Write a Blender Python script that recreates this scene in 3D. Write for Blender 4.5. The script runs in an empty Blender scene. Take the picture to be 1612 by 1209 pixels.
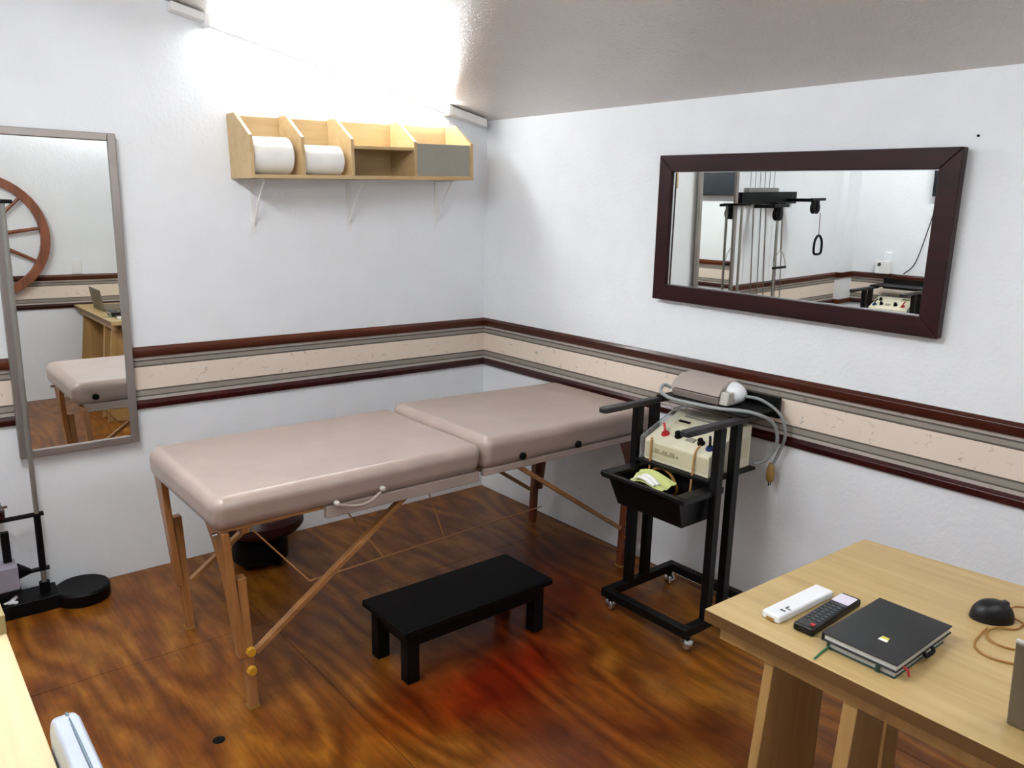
import bpy, bmesh, math, random
from mathutils import Vector, Matrix
random.seed(7)
SC = bpy.context.scene
COL = SC.collection
PI = math.pi

# ------------------------------------------------------------------ camera
cam_d = bpy.data.cameras.new('camera')
cam_d.sensor_width = 36.0
cam_d.lens = 27.9986
cam_d.clip_start = 0.02
cam = bpy.data.objects.new('camera', cam_d)
COL.objects.link(cam)
_r = Vector((0.77230, -0.63482, 0.02359))
_d = Vector((-0.12010, -0.18237, -0.97587))
_f = Vector((0.62380, 0.75083, -0.21708))
cam.matrix_world = Matrix(((_r.x, -_d.x, -_f.x, -2.714), (_r.y, -_d.y, -_f.y, -3.524), (_r.z, -_d.z, -_f.z, 1.6), (0, 0, 0, 1)))
SC.camera = cam

# ------------------------------------------------------------------ exposure, world
SC.view_settings.view_transform = 'Standard'
SC.view_settings.look = 'None'
SC.view_settings.gamma = 1.0
SC.view_settings.use_curve_mapping = False
SC.view_settings.exposure = 0.0
w = bpy.data.worlds.new('world')
SC.world = w
w.use_nodes = True
w.node_tree.nodes['Background'].inputs[0].default_value = (0.8, 0.85, 1, 1)
w.node_tree.nodes['Background'].inputs[1].default_value = 0.0
TUBE_BACK = 84.0          # emission strength of the fluorescent tubes
TUBE_FRONT = 72.0
SIDE_FILL = 55.0
ROOM_FILL = 165.0


# ------------------------------------------------------------------ material helpers
def lin(c):
    return tuple(((v / 255) / 12.92 if v / 255 <= 0.04045 else ((v / 255 + 0.055) / 1.055) ** 2.4) for v in c) + (1.0,)


def newmat(name):
    m = bpy.data.materials.new(name)
    m.use_nodes = True
    nt = m.node_tree
    b = nt.nodes['Principled BSDF']
    return m, nt, b


def node(nt, t, **kw):
    n = nt.nodes.new(t)
    for k, v in kw.items():
        setattr(n, k, v)
    return n


def coords(nt, scale=(1, 1, 1), kind='Object'):
    tc = node(nt, 'ShaderNodeTexCoord')
    mp = node(nt, 'ShaderNodeMapping')
    mp.inputs['Scale'].default_value = scale
    nt.links.new(tc.outputs[kind], mp.inputs['Vector'])
    return mp.outputs['Vector']


def ramp(nt, stops):
    r = node(nt, 'ShaderNodeValToRGB')
    while len(r.color_ramp.elements) < len(stops):
        r.color_ramp.elements.new(0.5)
    for e, (p, c) in zip(r.color_ramp.elements, stops):
        e.position = p
        e.color = c
    return r


def noise(nt, vec, scale, detail=4, rough=0.55, dist=0.0):
    n = node(nt, 'ShaderNodeTexNoise')
    n.inputs['Scale'].default_value = scale
    n.inputs['Detail'].default_value = detail
    n.inputs['Roughness'].default_value = rough
    n.inputs['Distortion'].default_value = dist
    nt.links.new(vec, n.inputs['Vector'])
    return n


def bump(nt, b, height, strength, distance=0.01):
    n = node(nt, 'ShaderNodeBump')
    n.inputs['Strength'].default_value = strength
    n.inputs['Distance'].default_value = distance
    nt.links.new(height, n.inputs['Height'])
    nt.links.new(n.outputs['Normal'], b.inputs['Normal'])
    return n


def plain(name, col, rough=0.5, metal=0.0, coat=0.0, grain=0.0, gscale=200, spec=0.5):
    """one colour with a slight mottling and a fine grain"""
    m, nt, b = newmat(name)
    v = coords(nt)
    n = noise(nt, v, 9.0, 3)
    c = lin(col)
    lo = tuple(x * 0.93 for x in c[:3]) + (1,)
    hi = tuple(min(1, x * 1.05) for x in c[:3]) + (1,)
    r = ramp(nt, [(0.3, lo), (0.7, hi)])
    nt.links.new(n.outputs['Fac'], r.inputs['Fac'])
    nt.links.new(r.outputs['Color'], b.inputs['Base Color'])
    b.inputs['Roughness'].default_value = rough
    b.inputs['Metallic'].default_value = metal
    b.inputs['Coat Weight'].default_value = coat
    b.inputs['Specular IOR Level'].default_value = spec
    if grain:
        g = noise(nt, v, gscale, 2)
        bump(nt, b, g.outputs['Fac'], grain, 0.002)
    return m


def woodmat(name, dark, mid, light, axis='x', rough=0.4, coat=0.0, scale=18.0, contrast=1.0, spec=0.5):
    """straight grained wood running along one axis"""
    m, nt, b = newmat(name)
    s = {'x': (0.06, 1, 1), 'y': (1, 0.06, 1), 'z': (1, 1, 0.06)}[axis]
    v = coords(nt, s)
    n1 = noise(nt, v, scale, 5, 0.6, 0.6)
    n2 = noise(nt, v, scale * 5, 3, 0.6, 0.2)
    mx = node(nt, 'ShaderNodeMix')
    mx.data_type = 'FLOAT'
    mx.inputs[0].default_value = 0.35
    nt.links.new(n1.outputs['Fac'], mx.inputs[2])
    nt.links.new(n2.outputs['Fac'], mx.inputs[3])
    r = ramp(nt, [(0.5 - 0.17 / contrast, lin(dark)), (0.5, lin(mid)), (0.5 + 0.17 / contrast, lin(light))])
    nt.links.new(mx.outputs[0], r.inputs['Fac'])
    nt.links.new(r.outputs['Color'], b.inputs['Base Color'])
    b.inputs['Roughness'].default_value = rough
    b.inputs['Coat Weight'].default_value = coat
    b.inputs['Coat Roughness'].default_value = 0.15
    b.inputs['Specular IOR Level'].default_value = spec
    bump(nt, b, n2.outputs['Fac'], 0.06, 0.002)
    return m


def wallmat(name, col, bstr=0.35, rough=0.6, scale=55, spec=0.3, stipple=0.0):
    m, nt, b = newmat(name)
    v = coords(nt)
    n1 = noise(nt, v, scale, 4, 0.6, 0.4)
    n2 = noise(nt, v, 6, 3)
    c = lin(col)
    r = ramp(nt, [(0.3, tuple(x * 0.96 for x in c[:3]) + (1,)), (0.7, c)])
    nt.links.new(n2.outputs['Fac'], r.inputs['Fac'])
    nt.links.new(r.outputs['Color'], b.inputs['Base Color'])
    b.inputs['Roughness'].default_value = rough
    b.inputs['Specular IOR Level'].default_value = spec
    h = n1.outputs['Fac']
    if stipple:
        vo = node(nt, 'ShaderNodeTexVoronoi')
        vo.inputs['Scale'].default_value = 60
        nt.links.new(v, vo.inputs['Vector'])
        pk = ramp(nt, [(0.03, (1, 1, 1, 1)), (0.22, (0, 0, 0, 1))])
        nt.links.new(vo.outputs['Distance'], pk.inputs['Fac'])
        am = node(nt, 'ShaderNodeMath', operation='MULTIPLY_ADD')
        am.inputs[1].default_value = stipple
        nt.links.new(pk.outputs['Color'], am.inputs[0])
        nt.links.new(h, am.inputs[2])
        h = am.outputs[0]
    bump(nt, b, h, bstr, 0.01)
    return m


def mirrormat():
    m, nt, b = newmat('mirror_silver')
    v = coords(nt)
    n = noise(nt, v, 2.0, 2)
    r = ramp(nt, [(0.0, (0.86, 0.88, 0.86, 1)), (1.0, (0.89, 0.91, 0.89, 1))])
    nt.links.new(n.outputs['Fac'], r.inputs['Fac'])
    nt.links.new(r.outputs['Color'], b.inputs['Base Color'])
    b.inputs['Metallic'].default_value = 1.0
    b.inputs['Roughness'].default_value = 0.0
    return m


def floormat():
    """varnished pine plywood: cathedral grain along Y, amber and red-brown stain blotches"""
    m, nt, b = newmat('varnished_plywood')
    tc = node(nt, 'ShaderNodeTexCoord')
    mp = node(nt, 'ShaderNodeMapping')
    mp.inputs['Scale'].default_value = (1.0, 0.28, 1.0)
    nt.links.new(tc.outputs['Object'], mp.inputs['Vector'])
    v = mp.outputs['Vector']
    wn = noise(nt, v, 1.6, 2, 0.5)
    # contour lines of a smooth noise field give the cathedral figure
    mul = node(nt, 'ShaderNodeMath', operation='MULTIPLY')
    mul.inputs[1].default_value = 34.0
    nt.links.new(wn.outputs['Fac'], mul.inputs[0])
    fr = node(nt, 'ShaderNodeMath', operation='PINGPONG')
    fr.inputs[1].default_value = 1.0
    nt.links.new(mul.outputs[0], fr.inputs[0])
    mp2 = node(nt, 'ShaderNodeMapping')
    mp2.inputs['Scale'].default_value = (1.0, 0.05, 1.0)
    nt.links.new(tc.outputs['Object'], mp2.inputs['Vector'])
    fine = noise(nt, mp2.outputs['Vector'], 70, 4, 0.65)
    blot = noise(nt, tc.outputs['Object'], 2.3, 3, 0.5, 0.0)
    m1 = node(nt, 'ShaderNodeMix'); m1.data_type = 'FLOAT'; m1.inputs[0].default_value = 0.62
    nt.links.new(fr.outputs[0], m1.inputs[2]); nt.links.new(fine.outputs['Fac'], m1.inputs[3])
    m2 = node(nt, 'ShaderNodeMix'); m2.data_type = 'FLOAT'; m2.inputs[0].default_value = 0.3
    nt.links.new(m1.outputs[0], m2.inputs[2]); nt.links.new(blot.outputs['Fac'], m2.inputs[3])
    base = ramp(nt, [(0.22, lin((66, 30, 6))), (0.42, lin((104, 56, 13))), (0.58, lin((126, 78, 22))), (0.8, lin((148, 102, 38)))])
    nt.links.new(m2.outputs[0], base.inputs['Fac'])
    # mottled patches, slightly drawn out along the grain
    mp3 = node(nt, 'ShaderNodeMapping')
    mp3.inputs['Scale'].default_value = (1.0, 0.45, 1.0)
    nt.links.new(tc.outputs['Object'], mp3.inputs['Vector'])
    mot = noise(nt, mp3.outputs['Vector'], 13.0, 6, 0.65, 0.4)
    mr_ = ramp(nt, [(0.30, (0.50, 0.40, 0.34, 1)), (0.5, (0.96, 0.93, 0.9, 1)), (0.72, (1.4, 1.38, 1.3, 1))])
    nt.links.new(mot.outputs['Fac'], mr_.inputs['Fac'])
    mm = node(nt, 'ShaderNodeMix'); mm.data_type = 'RGBA'; mm.blend_type = 'MULTIPLY'
    mm.inputs[0].default_value = 0.85
    nt.links.new(base.outputs['Color'], mm.inputs[6])
    nt.links.new(mr_.outputs['Color'], mm.inputs[7])
    cur = mm.outputs[2]

    def stain(cur, x, y, r, col, amt, sx=1.0, sy=1.0):
        mpp = node(nt, 'ShaderNodeMapping')
        mpp.inputs['Location'].default_value = (-x * sx / r, -y * sy / r, 0)
        mpp.inputs['Scale'].default_value = (sx / r, sy / r, 1)
        nt.links.new(tc.outputs['Object'], mpp.inputs['Vector'])
        dn = noise(nt, tc.outputs['Object'], 3.0, 3, 0.5)
        add = node(nt, 'ShaderNodeVectorMath', operation='MULTIPLY_ADD')
        add.inputs[1].default_value = (1.3, 1.3, 0)
        nt.links.new(dn.outputs['Color'], add.inputs[0])
        sh = node(nt, 'ShaderNodeVectorMath', operation='SUBTRACT')
        sh.inputs[1].default_value = (0.65, 0.65, 0)
        nt.links.new(mpp.outputs['Vector'], add.inputs[2])
        nt.links.new(add.outputs[0], sh.inputs[0])
        ln = node(nt, 'ShaderNodeVectorMath', operation='LENGTH')
        nt.links.new(sh.outputs[0], ln.inputs[0])
        mr = node(nt, 'ShaderNodeMapRange')
        mr.inputs['From Min'].default_value = 1.15
        mr.inputs['From Max'].default_value = 0.35
        mr.inputs['To Min'].default_value = 0.0
        mr.inputs['To Max'].default_value = amt
        nt.links.new(ln.outputs['Value'], mr.inputs['Value'])
        mx = node(nt, 'ShaderNodeMix'); mx.data_type = 'RGBA'; mx.blend_type = 'MULTIPLY'
        nt.links.new(mr.outputs['Result'], mx.inputs[0])
        nt.links.new(cur, mx.inputs[6])
        mx.inputs[7].default_value = col
        return mx.outputs[2]
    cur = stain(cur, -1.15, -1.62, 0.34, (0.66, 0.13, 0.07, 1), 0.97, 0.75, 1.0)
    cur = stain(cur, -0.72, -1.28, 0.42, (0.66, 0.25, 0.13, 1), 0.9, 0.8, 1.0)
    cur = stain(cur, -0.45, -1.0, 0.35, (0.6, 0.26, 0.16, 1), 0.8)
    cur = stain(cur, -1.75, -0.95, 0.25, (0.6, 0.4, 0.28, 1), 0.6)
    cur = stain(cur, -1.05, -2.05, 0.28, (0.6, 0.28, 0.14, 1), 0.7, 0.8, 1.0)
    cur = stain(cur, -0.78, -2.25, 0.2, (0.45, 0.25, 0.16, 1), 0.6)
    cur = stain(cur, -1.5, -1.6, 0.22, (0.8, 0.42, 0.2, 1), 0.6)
    nt.links.new(cur, b.inputs['Base Color'])
    b.inputs['Roughness'].default_value = 0.32
    bn = noise(nt, tc.outputs['Object'], 14, 3)
    bump(nt, b, bn.outputs['Fac'], 0.035, 0.01)
    b.inputs['Specular IOR Level'].default_value = 0.24
    return m


def bordermat(axis):
    """paper border: cream middle with grey flecks, thin grey stripes above and below (flat print)"""
    m, nt, b = newmat('paper_border_' + axis)
    tc = node(nt, 'ShaderNodeTexCoord')
    sp = node(nt, 'ShaderNodeSeparateXYZ')
    nt.links.new(tc.outputs['Object'], sp.inputs[0])
    mr = node(nt, 'ShaderNodeMapRange')
    mr.inputs['From Min'].default_value = 0.763
    mr.inputs['From Max'].default_value = 0.948
    nt.links.new(sp.outputs['Z'], mr.inputs['Value'])
    g1, g2, pale, cream = lin((84, 76, 68)), lin((146, 138, 128)), lin((180, 170, 162)), lin((232, 216, 200))
    stops = [(0.0, pale), (0.07, g1), (0.10, g2), (0.208, g1), (0.245, cream), (0.762, g1), (0.798, g2), (0.89, g1), (0.925, pale)]
    r = ramp(nt, stops)
    r.color_ramp.interpolation = 'CONSTANT'
    nt.links.new(mr.outputs['Result'], r.inputs['Fac'])
    # short dark flecks on the cream
    mp = node(nt, 'ShaderNodeMapping')
    mp.inputs['Scale'].default_value = (13, 13, 18)
    nt.links.new(tc.outputs['Object'], mp.inputs['Vector'])
    vo = node(nt, 'ShaderNodeTexVoronoi')
    vo.feature = 'DISTANCE_TO_EDGE'
    vo.inputs['Scale'].default_value = 1.6
    nt.links.new(mp.outputs['Vector'], vo.inputs['Vector'])
    n = noise(nt, tc.outputs['Object'], 30, 2)
    lt = ramp(nt, [(0.0, (1, 1, 1, 1)), (0.045, (0, 0, 0, 1))])
    nt.links.new(vo.outputs['Distance'], lt.inputs['Fac'])
    ng = ramp(nt, [(0.56, (0, 0, 0, 1)), (0.66, (1, 1, 1, 1))])
    nt.links.new(n.outputs['Fac'], ng.inputs['Fac'])
    mu = node(nt, 'ShaderNodeMath', operation='MULTIPLY')
    nt.links.new(lt.outputs['Color'], mu.inputs[0]); nt.links.new(ng.outputs['Color'], mu.inputs[1])
    mu2 = node(nt, 'ShaderNodeMath', operation='MULTIPLY'); mu2.inputs[1].default_value = 0.6
    nt.links.new(mu.outputs[0], mu2.inputs[0])
    mx = node(nt, 'ShaderNodeMix'); mx.data_type = 'RGBA'
    nt.links.new(mu2.outputs[0], mx.inputs[0])
    nt.links.new(r.outputs['Color'], mx.inputs[6])
    mx.inputs[7].default_value = lin((100, 92, 86))
    nt.links.new(mx.outputs[2], b.inputs['Base Color'])
    b.inputs['Roughness'].default_value = 0.7
    return m


def emitmat(name, col, strength):
    m, nt, b = newmat(name)
    b.inputs['Base Color'].default_value = (0.9, 0.9, 0.9, 1)
    b.inputs['Emission Color'].default_value = col
    b.inputs['Emission Strength'].default_value = strength
    return m


def clearmat():
    m, nt, b = newmat('clear_plastic')
    b.inputs['Base Color'].default_value = (0.93, 0.96, 0.97, 1)
    b.inputs['Roughness'].default_value = 0.08
    b.inputs['Transmission Weight'].default_value = 0.85
    b.inputs['IOR'].default_value = 1.2
    return m


M = dict(
    wall=wallmat('white_stucco', (238, 241, 245), 0.2, 0.6),
    ceil=wallmat('satin_ceiling', (218, 211, 206), 0.4, 0.22, 85, 0.7, 5.0),
    floor=floormat(),
    subfloor=plain('dark_joint', (40, 22, 10), 0.8),
    border=bordermat('x'),
    mah=woodmat('mahogany_rail', (36, 10, 8), (72, 30, 12), (116, 54, 22), 'x', 0.32, 0.15, 3, spec=0.35),
    mahy=woodmat('mahogany_rail_y', (36, 10, 8), (62, 22, 10), (110, 46, 18), 'y', 0.32, 0.15, 3, spec=0.35),
    mahlow=woodmat('mahogany_rail_dark', (36, 4, 8), (46, 8, 10), (60, 14, 12), 'z', 0.32, 0.15, 6, spec=0.35),
    mahframe=woodmat('mahogany_frame', (28, 3, 7), (36, 5, 9), (46, 9, 12), 'y', 0.42, 0.0, 14, spec=0.22),
    mirror=mirrormat(),
    silver=plain('brushed_silver', (150, 142, 138), 0.38, 0.6),
    vinyl=plain('taupe_vinyl', (170, 152, 143), 0.30, 0, 0.1, 0.12, 350),
    vinyl_d=plain('taupe_vinyl_skirt', (160, 144, 135), 0.42, 0, 0.0, 0.12, 350),
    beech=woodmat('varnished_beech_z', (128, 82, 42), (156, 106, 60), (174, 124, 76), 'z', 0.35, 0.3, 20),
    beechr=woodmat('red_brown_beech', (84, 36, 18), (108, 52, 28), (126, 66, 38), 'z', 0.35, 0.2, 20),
    beechx=woodmat('varnished_beech_x', (132, 86, 44), (158, 110, 62), (176, 128, 78), 'x', 0.35, 0.3, 20),
    oak=woodmat('pale_oak_y', (172, 144, 94), (186, 158, 106), (198, 172, 120), 'y', 0.38, 0.1, 10),
    edge=woodmat('brown_oak_edge', (84, 56, 26), (98, 68, 34), (110, 78, 40), 'y', 0.45, 0.0, 12),
    oakz=woodmat('pale_oak_z', (150, 112, 64), (168, 130, 78), (182, 144, 92), 'z', 0.45, 0.0, 12),
    birch=woodmat('pale_birch_x', (178, 148, 104), (190, 162, 118), (200, 174, 130), 'x', 0.45, 0.0, 12),
    pine=woodmat('pale_pine', (196, 172, 124), (210, 190, 146), (220, 202, 162), 'y', 0.4, 0.1, 9),
    black=plain('black_paint', (4, 4, 6), 0.5, spec=0.15),
    blackm=plain('black_metal', (7, 7, 8), 0.45, spec=0.22),
    blackp=plain('black_plastic', (10, 10, 12), 0.4, 0, 0, 0.15, 400, spec=0.3),
    armpad=plain('grey_black_armrest', (40, 38, 40), 0.45, spec=0.35),
    darkred=plain('maroon_vinyl', (44, 12, 12), 0.4, spec=0.3),
    chrome=plain('chrome', (210, 212, 216), 0.18, 1.0),
    gold=plain('yellow_brass', (226, 178, 56), 0.3, 0.5),
    white=plain('white_plastic', (238, 240, 244), 0.35),
    whitep=plain('white_paint', (234, 234, 234), 0.5),
    paper=plain('white_paper', (240, 240, 236), 0.85),
    grey=plain('grey_panel', (150, 146, 134), 0.5),
    greyw=plain('grey_weight', (140, 136, 150), 0.5),
    greyrod=plain('grey_rod', (150, 148, 142), 0.3, 0.6),
    cream=plain('cream_case', (232, 226, 200), 0.4),
    creamd=plain('cream_front', (206, 198, 166), 0.4),
    clear=clearmat(),
    red=plain('red_plastic', (170, 24, 34), 0.35),
    blue=plain('blue_plastic', (24, 52, 110), 0.35),
    orange=plain('orange_cord', (180, 128, 76), 0.5),
    brown=plain('brown_cord', (150, 100, 40), 0.5),
    yellowg=plain('yellow_green_paper', (222, 232, 150), 0.7),
    greycable=plain('grey_cable', (146, 150, 150), 0.45),
    plug=plain('brown_plug', (150, 116, 56), 0.45),
    boxg=plain('grey_brown_card', (164, 152, 144), 0.7, 0, 0, 0.3, 60),
    boxd=plain('grey_brown_card_lower', (142, 128, 120), 0.7, 0, 0, 0.3, 60),
    rope=plain('grey_rope', (112, 102, 98), 0.7),
    navy=plain('black_leatherette', (11, 14, 17), 0.5, 0, 0.0, 0.2, 500),
    green=plain('green_ribbon', (30, 104, 66), 0.5),
    greend=plain('dark_green_cover', (22, 52, 44), 0.5),
    page=plain('page_edge', (206, 208, 204), 0.8, 0, 0, 0.4, 300),
    glyph=plain('dark_grey_print', (70, 74, 76), 0.5),
    glyphl=plain('olive_print', (150, 140, 112), 0.5),
    screen=plain('white_lilac_print', (222, 214, 232), 0.4),
    key=plain('dark_key', (52, 58, 66), 0.5),
    yellow=plain('yellow_print', (208, 202, 70), 0.5),
    laptop=plain('warm_grey_laptop', (104, 94, 76), 0.45),
    rim=plain('pale_rim', (200, 196, 186), 0.3),
    bluegrey=plain('blue_grey_vinyl', (186, 194, 208), 0.4, 0, 0.1, 0.1, 300),
    seam=plain('dark_piping', (96, 112, 126), 0.5),
    tvs=plain('dark_screen', (30, 36, 44), 0.2),
    wheelw=woodmat('wagon_wheel_wood', (100, 52, 30), (132, 74, 46), (150, 92, 62), 'z', 0.45, 0.1, 14),
    outlet=plain('ivory_outlet', (196, 190, 170), 0.5),
    olive=woodmat('dull_beige_wood', (140, 124, 84), (158, 142, 100), (172, 156, 112), 'z', 0.5),
    tube=emitmat('tube_glow', (0.95, 0.985, 1.0, 1), TUBE_BACK),
    tubes=emitmat('side_fill_glow', (0.95, 0.985, 1.0, 1), SIDE_FILL),
    tuber=emitmat('room_fill_glow', (0.95, 0.985, 1.0, 1), ROOM_FILL),
    tubef=emitmat('tube_glow_bright', (0.95, 0.985, 1.0, 1), TUBE_FRONT),
    slot=plain('dark_slot', (60, 60, 62), 0.6),
    copper=plain('copper_wire', (150, 98, 40), 0.4, 0.3),
)
M['armpad'].name = 'soft_grey_black'


# ------------------------------------------------------------------ mesh helpers
class B:
    def __init__(s):
        s.bm = bmesh.new()

    def box(s, lo, hi, mat=None):
        lo, hi = Vector(lo), Vector(hi)
        g = bmesh.ops.create_cube(s.bm, size=1.0)
        c, d = (lo + hi) / 2, hi - lo
        for v in g['verts']:
            p = Vector((v.co.x * d.x, v.co.y * d.y, v.co.z * d.z)) + c
            v.co = mat @ p if mat else p
        return s

    def bar(s, a, b, w, h, up=(0, 0, 1)):
        a, b = Vector(a), Vector(b)
        z = (b - a).normalized()
        u = Vector(up)
        x = u.cross(z)
        if x.length < 1e-4:
            x = Vector((1, 0, 0)).cross(z)
        x.normalize()
        y = z.cross(x)
        vs = []
        for p in (a, b):
            for sx, sy in ((-1, -1), (1, -1), (1, 1), (-1, 1)):
                vs.append(s.bm.verts.new(p + x * sx * w / 2 + y * sy * h / 2))
        for f in ((3, 2, 1, 0), (4, 5, 6, 7), (0, 1, 5, 4), (1, 2, 6, 5), (2, 3, 7, 6), (3, 0, 4, 7)):
            s.bm.faces.new([vs[i] for i in f])
        return s

    def prism(s, poly, axis, lo, hi):
        """poly: 2-D outline in the two other axes (in x,y,z order), pushed along axis"""
        rings = []
        for t in (lo, hi):
            ring = []
            for a, b in poly:
                p = {'x': (t, a, b), 'y': (a, t, b), 'z': (a, b, t)}[axis]
                ring.append(s.bm.verts.new(p))
            rings.append(ring)
        n = len(poly)
        s.bm.faces.new(rings[0][::-1])
        s.bm.faces.new(rings[1])
        for i in range(n):
            j = (i + 1) % n
            s.bm.faces.new((rings[0][i], rings[0][j], rings[1][j], rings[1][i]))
        return s

    def cyl(s, a, b, r, n=16, r2=None, cap=True):
        a, b = Vector(a), Vector(b)
        r2 = r if r2 is None else r2
        z = (b - a).normalized()
        x = Vector((0, 0, 1)).cross(z)
        if x.length < 1e-4:
            x = Vector((1, 0, 0))
        x.normalize()
        y = z.cross(x)
        R = []
        for p, rr in ((a, r), (b, r2)):
            R.append([s.bm.verts.new(p + (x * math.cos(2 * PI * i / n) + y * math.sin(2 * PI * i / n)) * rr) for i in range(n)])
        for i in range(n):
            j = (i + 1) % n
            s.bm.faces.new((R[0][i], R[0][j], R[1][j], R[1][i]))
        if cap:
            s.bm.faces.new(R[0][::-1])
            s.bm.faces.new(R[1])
        return s

    def lathe(s, prof, c, n=24, axis='z'):
        c = Vector(c)
        rings = []
        for r, h in prof:
            ring = []
            for i in range(n):
                a = 2 * PI * i / n
                u, v = r * math.cos(a), r * math.sin(a)
                p = {'z': (u, v, h), 'x': (h, u, v), 'y': (u, h, v)}[axis]
                ring.append(s.bm.verts.new(c + Vector(p)))
            rings.append(ring)
        for k in range(len(rings) - 1):
            for i in range(n):
                j = (i + 1) % n
                s.bm.faces.new((rings[k][i], rings[k][j], rings[k + 1][j], rings[k + 1][i]))
        s.bm.faces.new(rings[0][::-1])
        s.bm.faces.new(rings[-1])
        return s

    def tube(s, pts, r, n=8, closed=False, sub=6, smooth=True):
        P = [Vector(p) for p in pts]
        if smooth and len(P) > 2:
            out = []
            m = len(P)
            rng = range(m) if closed else range(m - 1)
            for i in rng:
                p0 = P[(i - 1) % m] if (closed or i > 0) else P[0] * 2 - P[1]
                p1, p2 = P[i], P[(i + 1) % m]
                p3 = P[(i + 2) % m] if (closed or i + 2 < m) else P[-1] * 2 - P[-2]
                for k in range(sub):
                    t = k / sub
                    out.append(0.5 * ((2 * p1) + (p2 - p0) * t + (2 * p0 - 5 * p1 + 4 * p2 - p3) * t * t + (3 * p1 - p0 - 3 * p2 + p3) * t ** 3))
            if not closed:
                out.append(P[-1])
            P = out
        m = len(P)
        rings = []
        nrm = None
        for i in range(m):
            if closed:
                t = P[(i + 1) % m] - P[(i - 1) % m]
            else:
                t = P[min(i + 1, m - 1)] - P[max(i - 1, 0)]
            t.normalize()
            if nrm is None:
                nrm = t.cross(Vector((0, 0, 1)))
                if nrm.length < 1e-3:
                    nrm = t.cross(Vector((1, 0, 0)))
            nrm = (nrm - t * nrm.dot(t))
            nrm.normalize()
            bi = t.cross(nrm)
            rings.append([s.bm.verts.new(P[i] + (nrm * math.cos(2 * PI * k / n) + bi * math.sin(2 * PI * k / n)) * r) for k in range(n)])
        for i in range(m if closed else m - 1):
            a, b = rings[i], rings[(i + 1) % m]
            for k in range(n):
                j = (k + 1) % n
                s.bm.faces.new((a[k], a[j], b[j], b[k]))
        if not closed:
            s.bm.faces.new(rings[0][::-1])
            s.bm.faces.new(rings[-1])
        return s

    def xf(s, mat):
        bmesh.ops.transform(s.bm, matrix=mat, verts=s.bm.verts)
        return s

    def done(s, name, mat, parent=None, bevel=0.0, seg=2, smooth=False, kind=None, label=None):
        bmesh.ops.recalc_face_normals(s.bm, faces=s.bm.faces)
        me = bpy.data.meshes.new(name)
        s.bm.to_mesh(me)
        s.bm.free()
        me.materials.append(mat)
        o = bpy.data.objects.new(name, me)
        COL.objects.link(o)
        if smooth or bevel:
            for p in me.polygons:
                p.use_smooth = True
            if not bevel:
                me.set_sharp_from_angle(angle=math.radians(35))
        if bevel:
            md = o.modifiers.new('edge', 'BEVEL')
            md.width = bevel
            md.segments = seg
            md.limit_method = 'ANGLE'
            md.angle_limit = math.radians(35)
            md.harden_normals = True
        if parent:
            o.parent = parent
            o.matrix_parent_inverse = Matrix.Translation(-PLOC[parent.name])
        if kind:
            o['kind'] = kind
        if label:
            o['label'] = label
        return o


PLOC = {}


def tag(o, label, cat, group=None):
    o['label'] = label
    o['category'] = cat
    if group:
        o['group'] = group
    return o


def thing(name, label, cat, loc, group=None):
    """an Empty at the thing's base; its parts are modelled in world coordinates"""
    o = bpy.data.objects.new(name, None)
    COL.objects.link(o)
    o.location = loc
    o.empty_display_size = 0.05
    PLOC[o.name] = Vector(loc)
    return tag(o, label, cat, group)


def under(part):
    """lets a part carry sub-parts modelled in world coordinates"""
    PLOC[part.name] = Vector((0, 0, 0))
    return part


def sub(o, parent):
    """hang o (modelled in world coordinates) below a part whose own parent is an Empty"""
    root = parent.parent
    o.parent = parent
    # a part's local frame equals the world frame (its inverse cancels the Empty's offset)
    o.matrix_parent_inverse = Matrix.Identity(4)
    return o


# ------------------------------------------------------------------ room shell
XL, YF = -4.0, -3.72          # left wall, front wall (behind the camera)


def zc(x):
    return 2.043 - 0.2 * x     # sloping ceiling


T = 0.12
B().prism([(T, -0.1), (T, zc(T)), (XL - T, zc(XL - T)), (XL - T, -0.1)], 'y', 0.0, T).done('wall_back', M['wall'], kind='structure')
B().prism([(T, -0.1), (T, zc(T)), (XL - T, zc(XL - T)), (XL - T, -0.1)], 'y', YF - T, YF).done('wall_front', M['wall'], kind='structure')
B().box((0, YF, -0.1), (T, 0, zc(0))).done('wall_right', M['wall'], kind='structure')
B().box((XL - T, YF, -0.1), (XL, 0, zc(XL))).done('wall_left', M['wall'], kind='structure')
B().box((XL, -0.05, 0), (-3.80, 0, zc(-3.80))).done('wall_pilaster', M['wall'], kind='structure')
B().prism([(0, zc(0)), (XL, zc(XL)), (XL, zc(XL) + 0.1), (0, zc(0) + 0.1)], 'y', YF, 0).done('ceiling', M['ceil'], kind='structure')
fl = B().box((XL, YF, -0.1), (0, 0, -0.012)).done('floor', M['subfloor'], kind='structure')
PLOC[fl.name] = Vector((0, 0, 0))
# plywood sheets, butted with narrow joints
ys = [0.0, -0.757, -3.197, YF]
xs = [[0.0, -1.62, XL], [0.0, -0.4, -1.62, -2.84, XL], [0.0, -1.22, -2.44, XL]]
k = 0
for r in range(3):
    for i in range(len(xs[r]) - 1):
        g = 0.0012
        B().box((xs[r][i + 1] + g, ys[r + 1] + g, -0.012), (xs[r][i] - g, ys[r] - g, 0.0)).done('plywood_sheet', M['floor'], fl)
B().lathe([(0.019, 0.0005), (0.014, 0.0012)], (-2.023, -1.342, 0), 12).done('plywood_knot', M['black'], fl)

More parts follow.
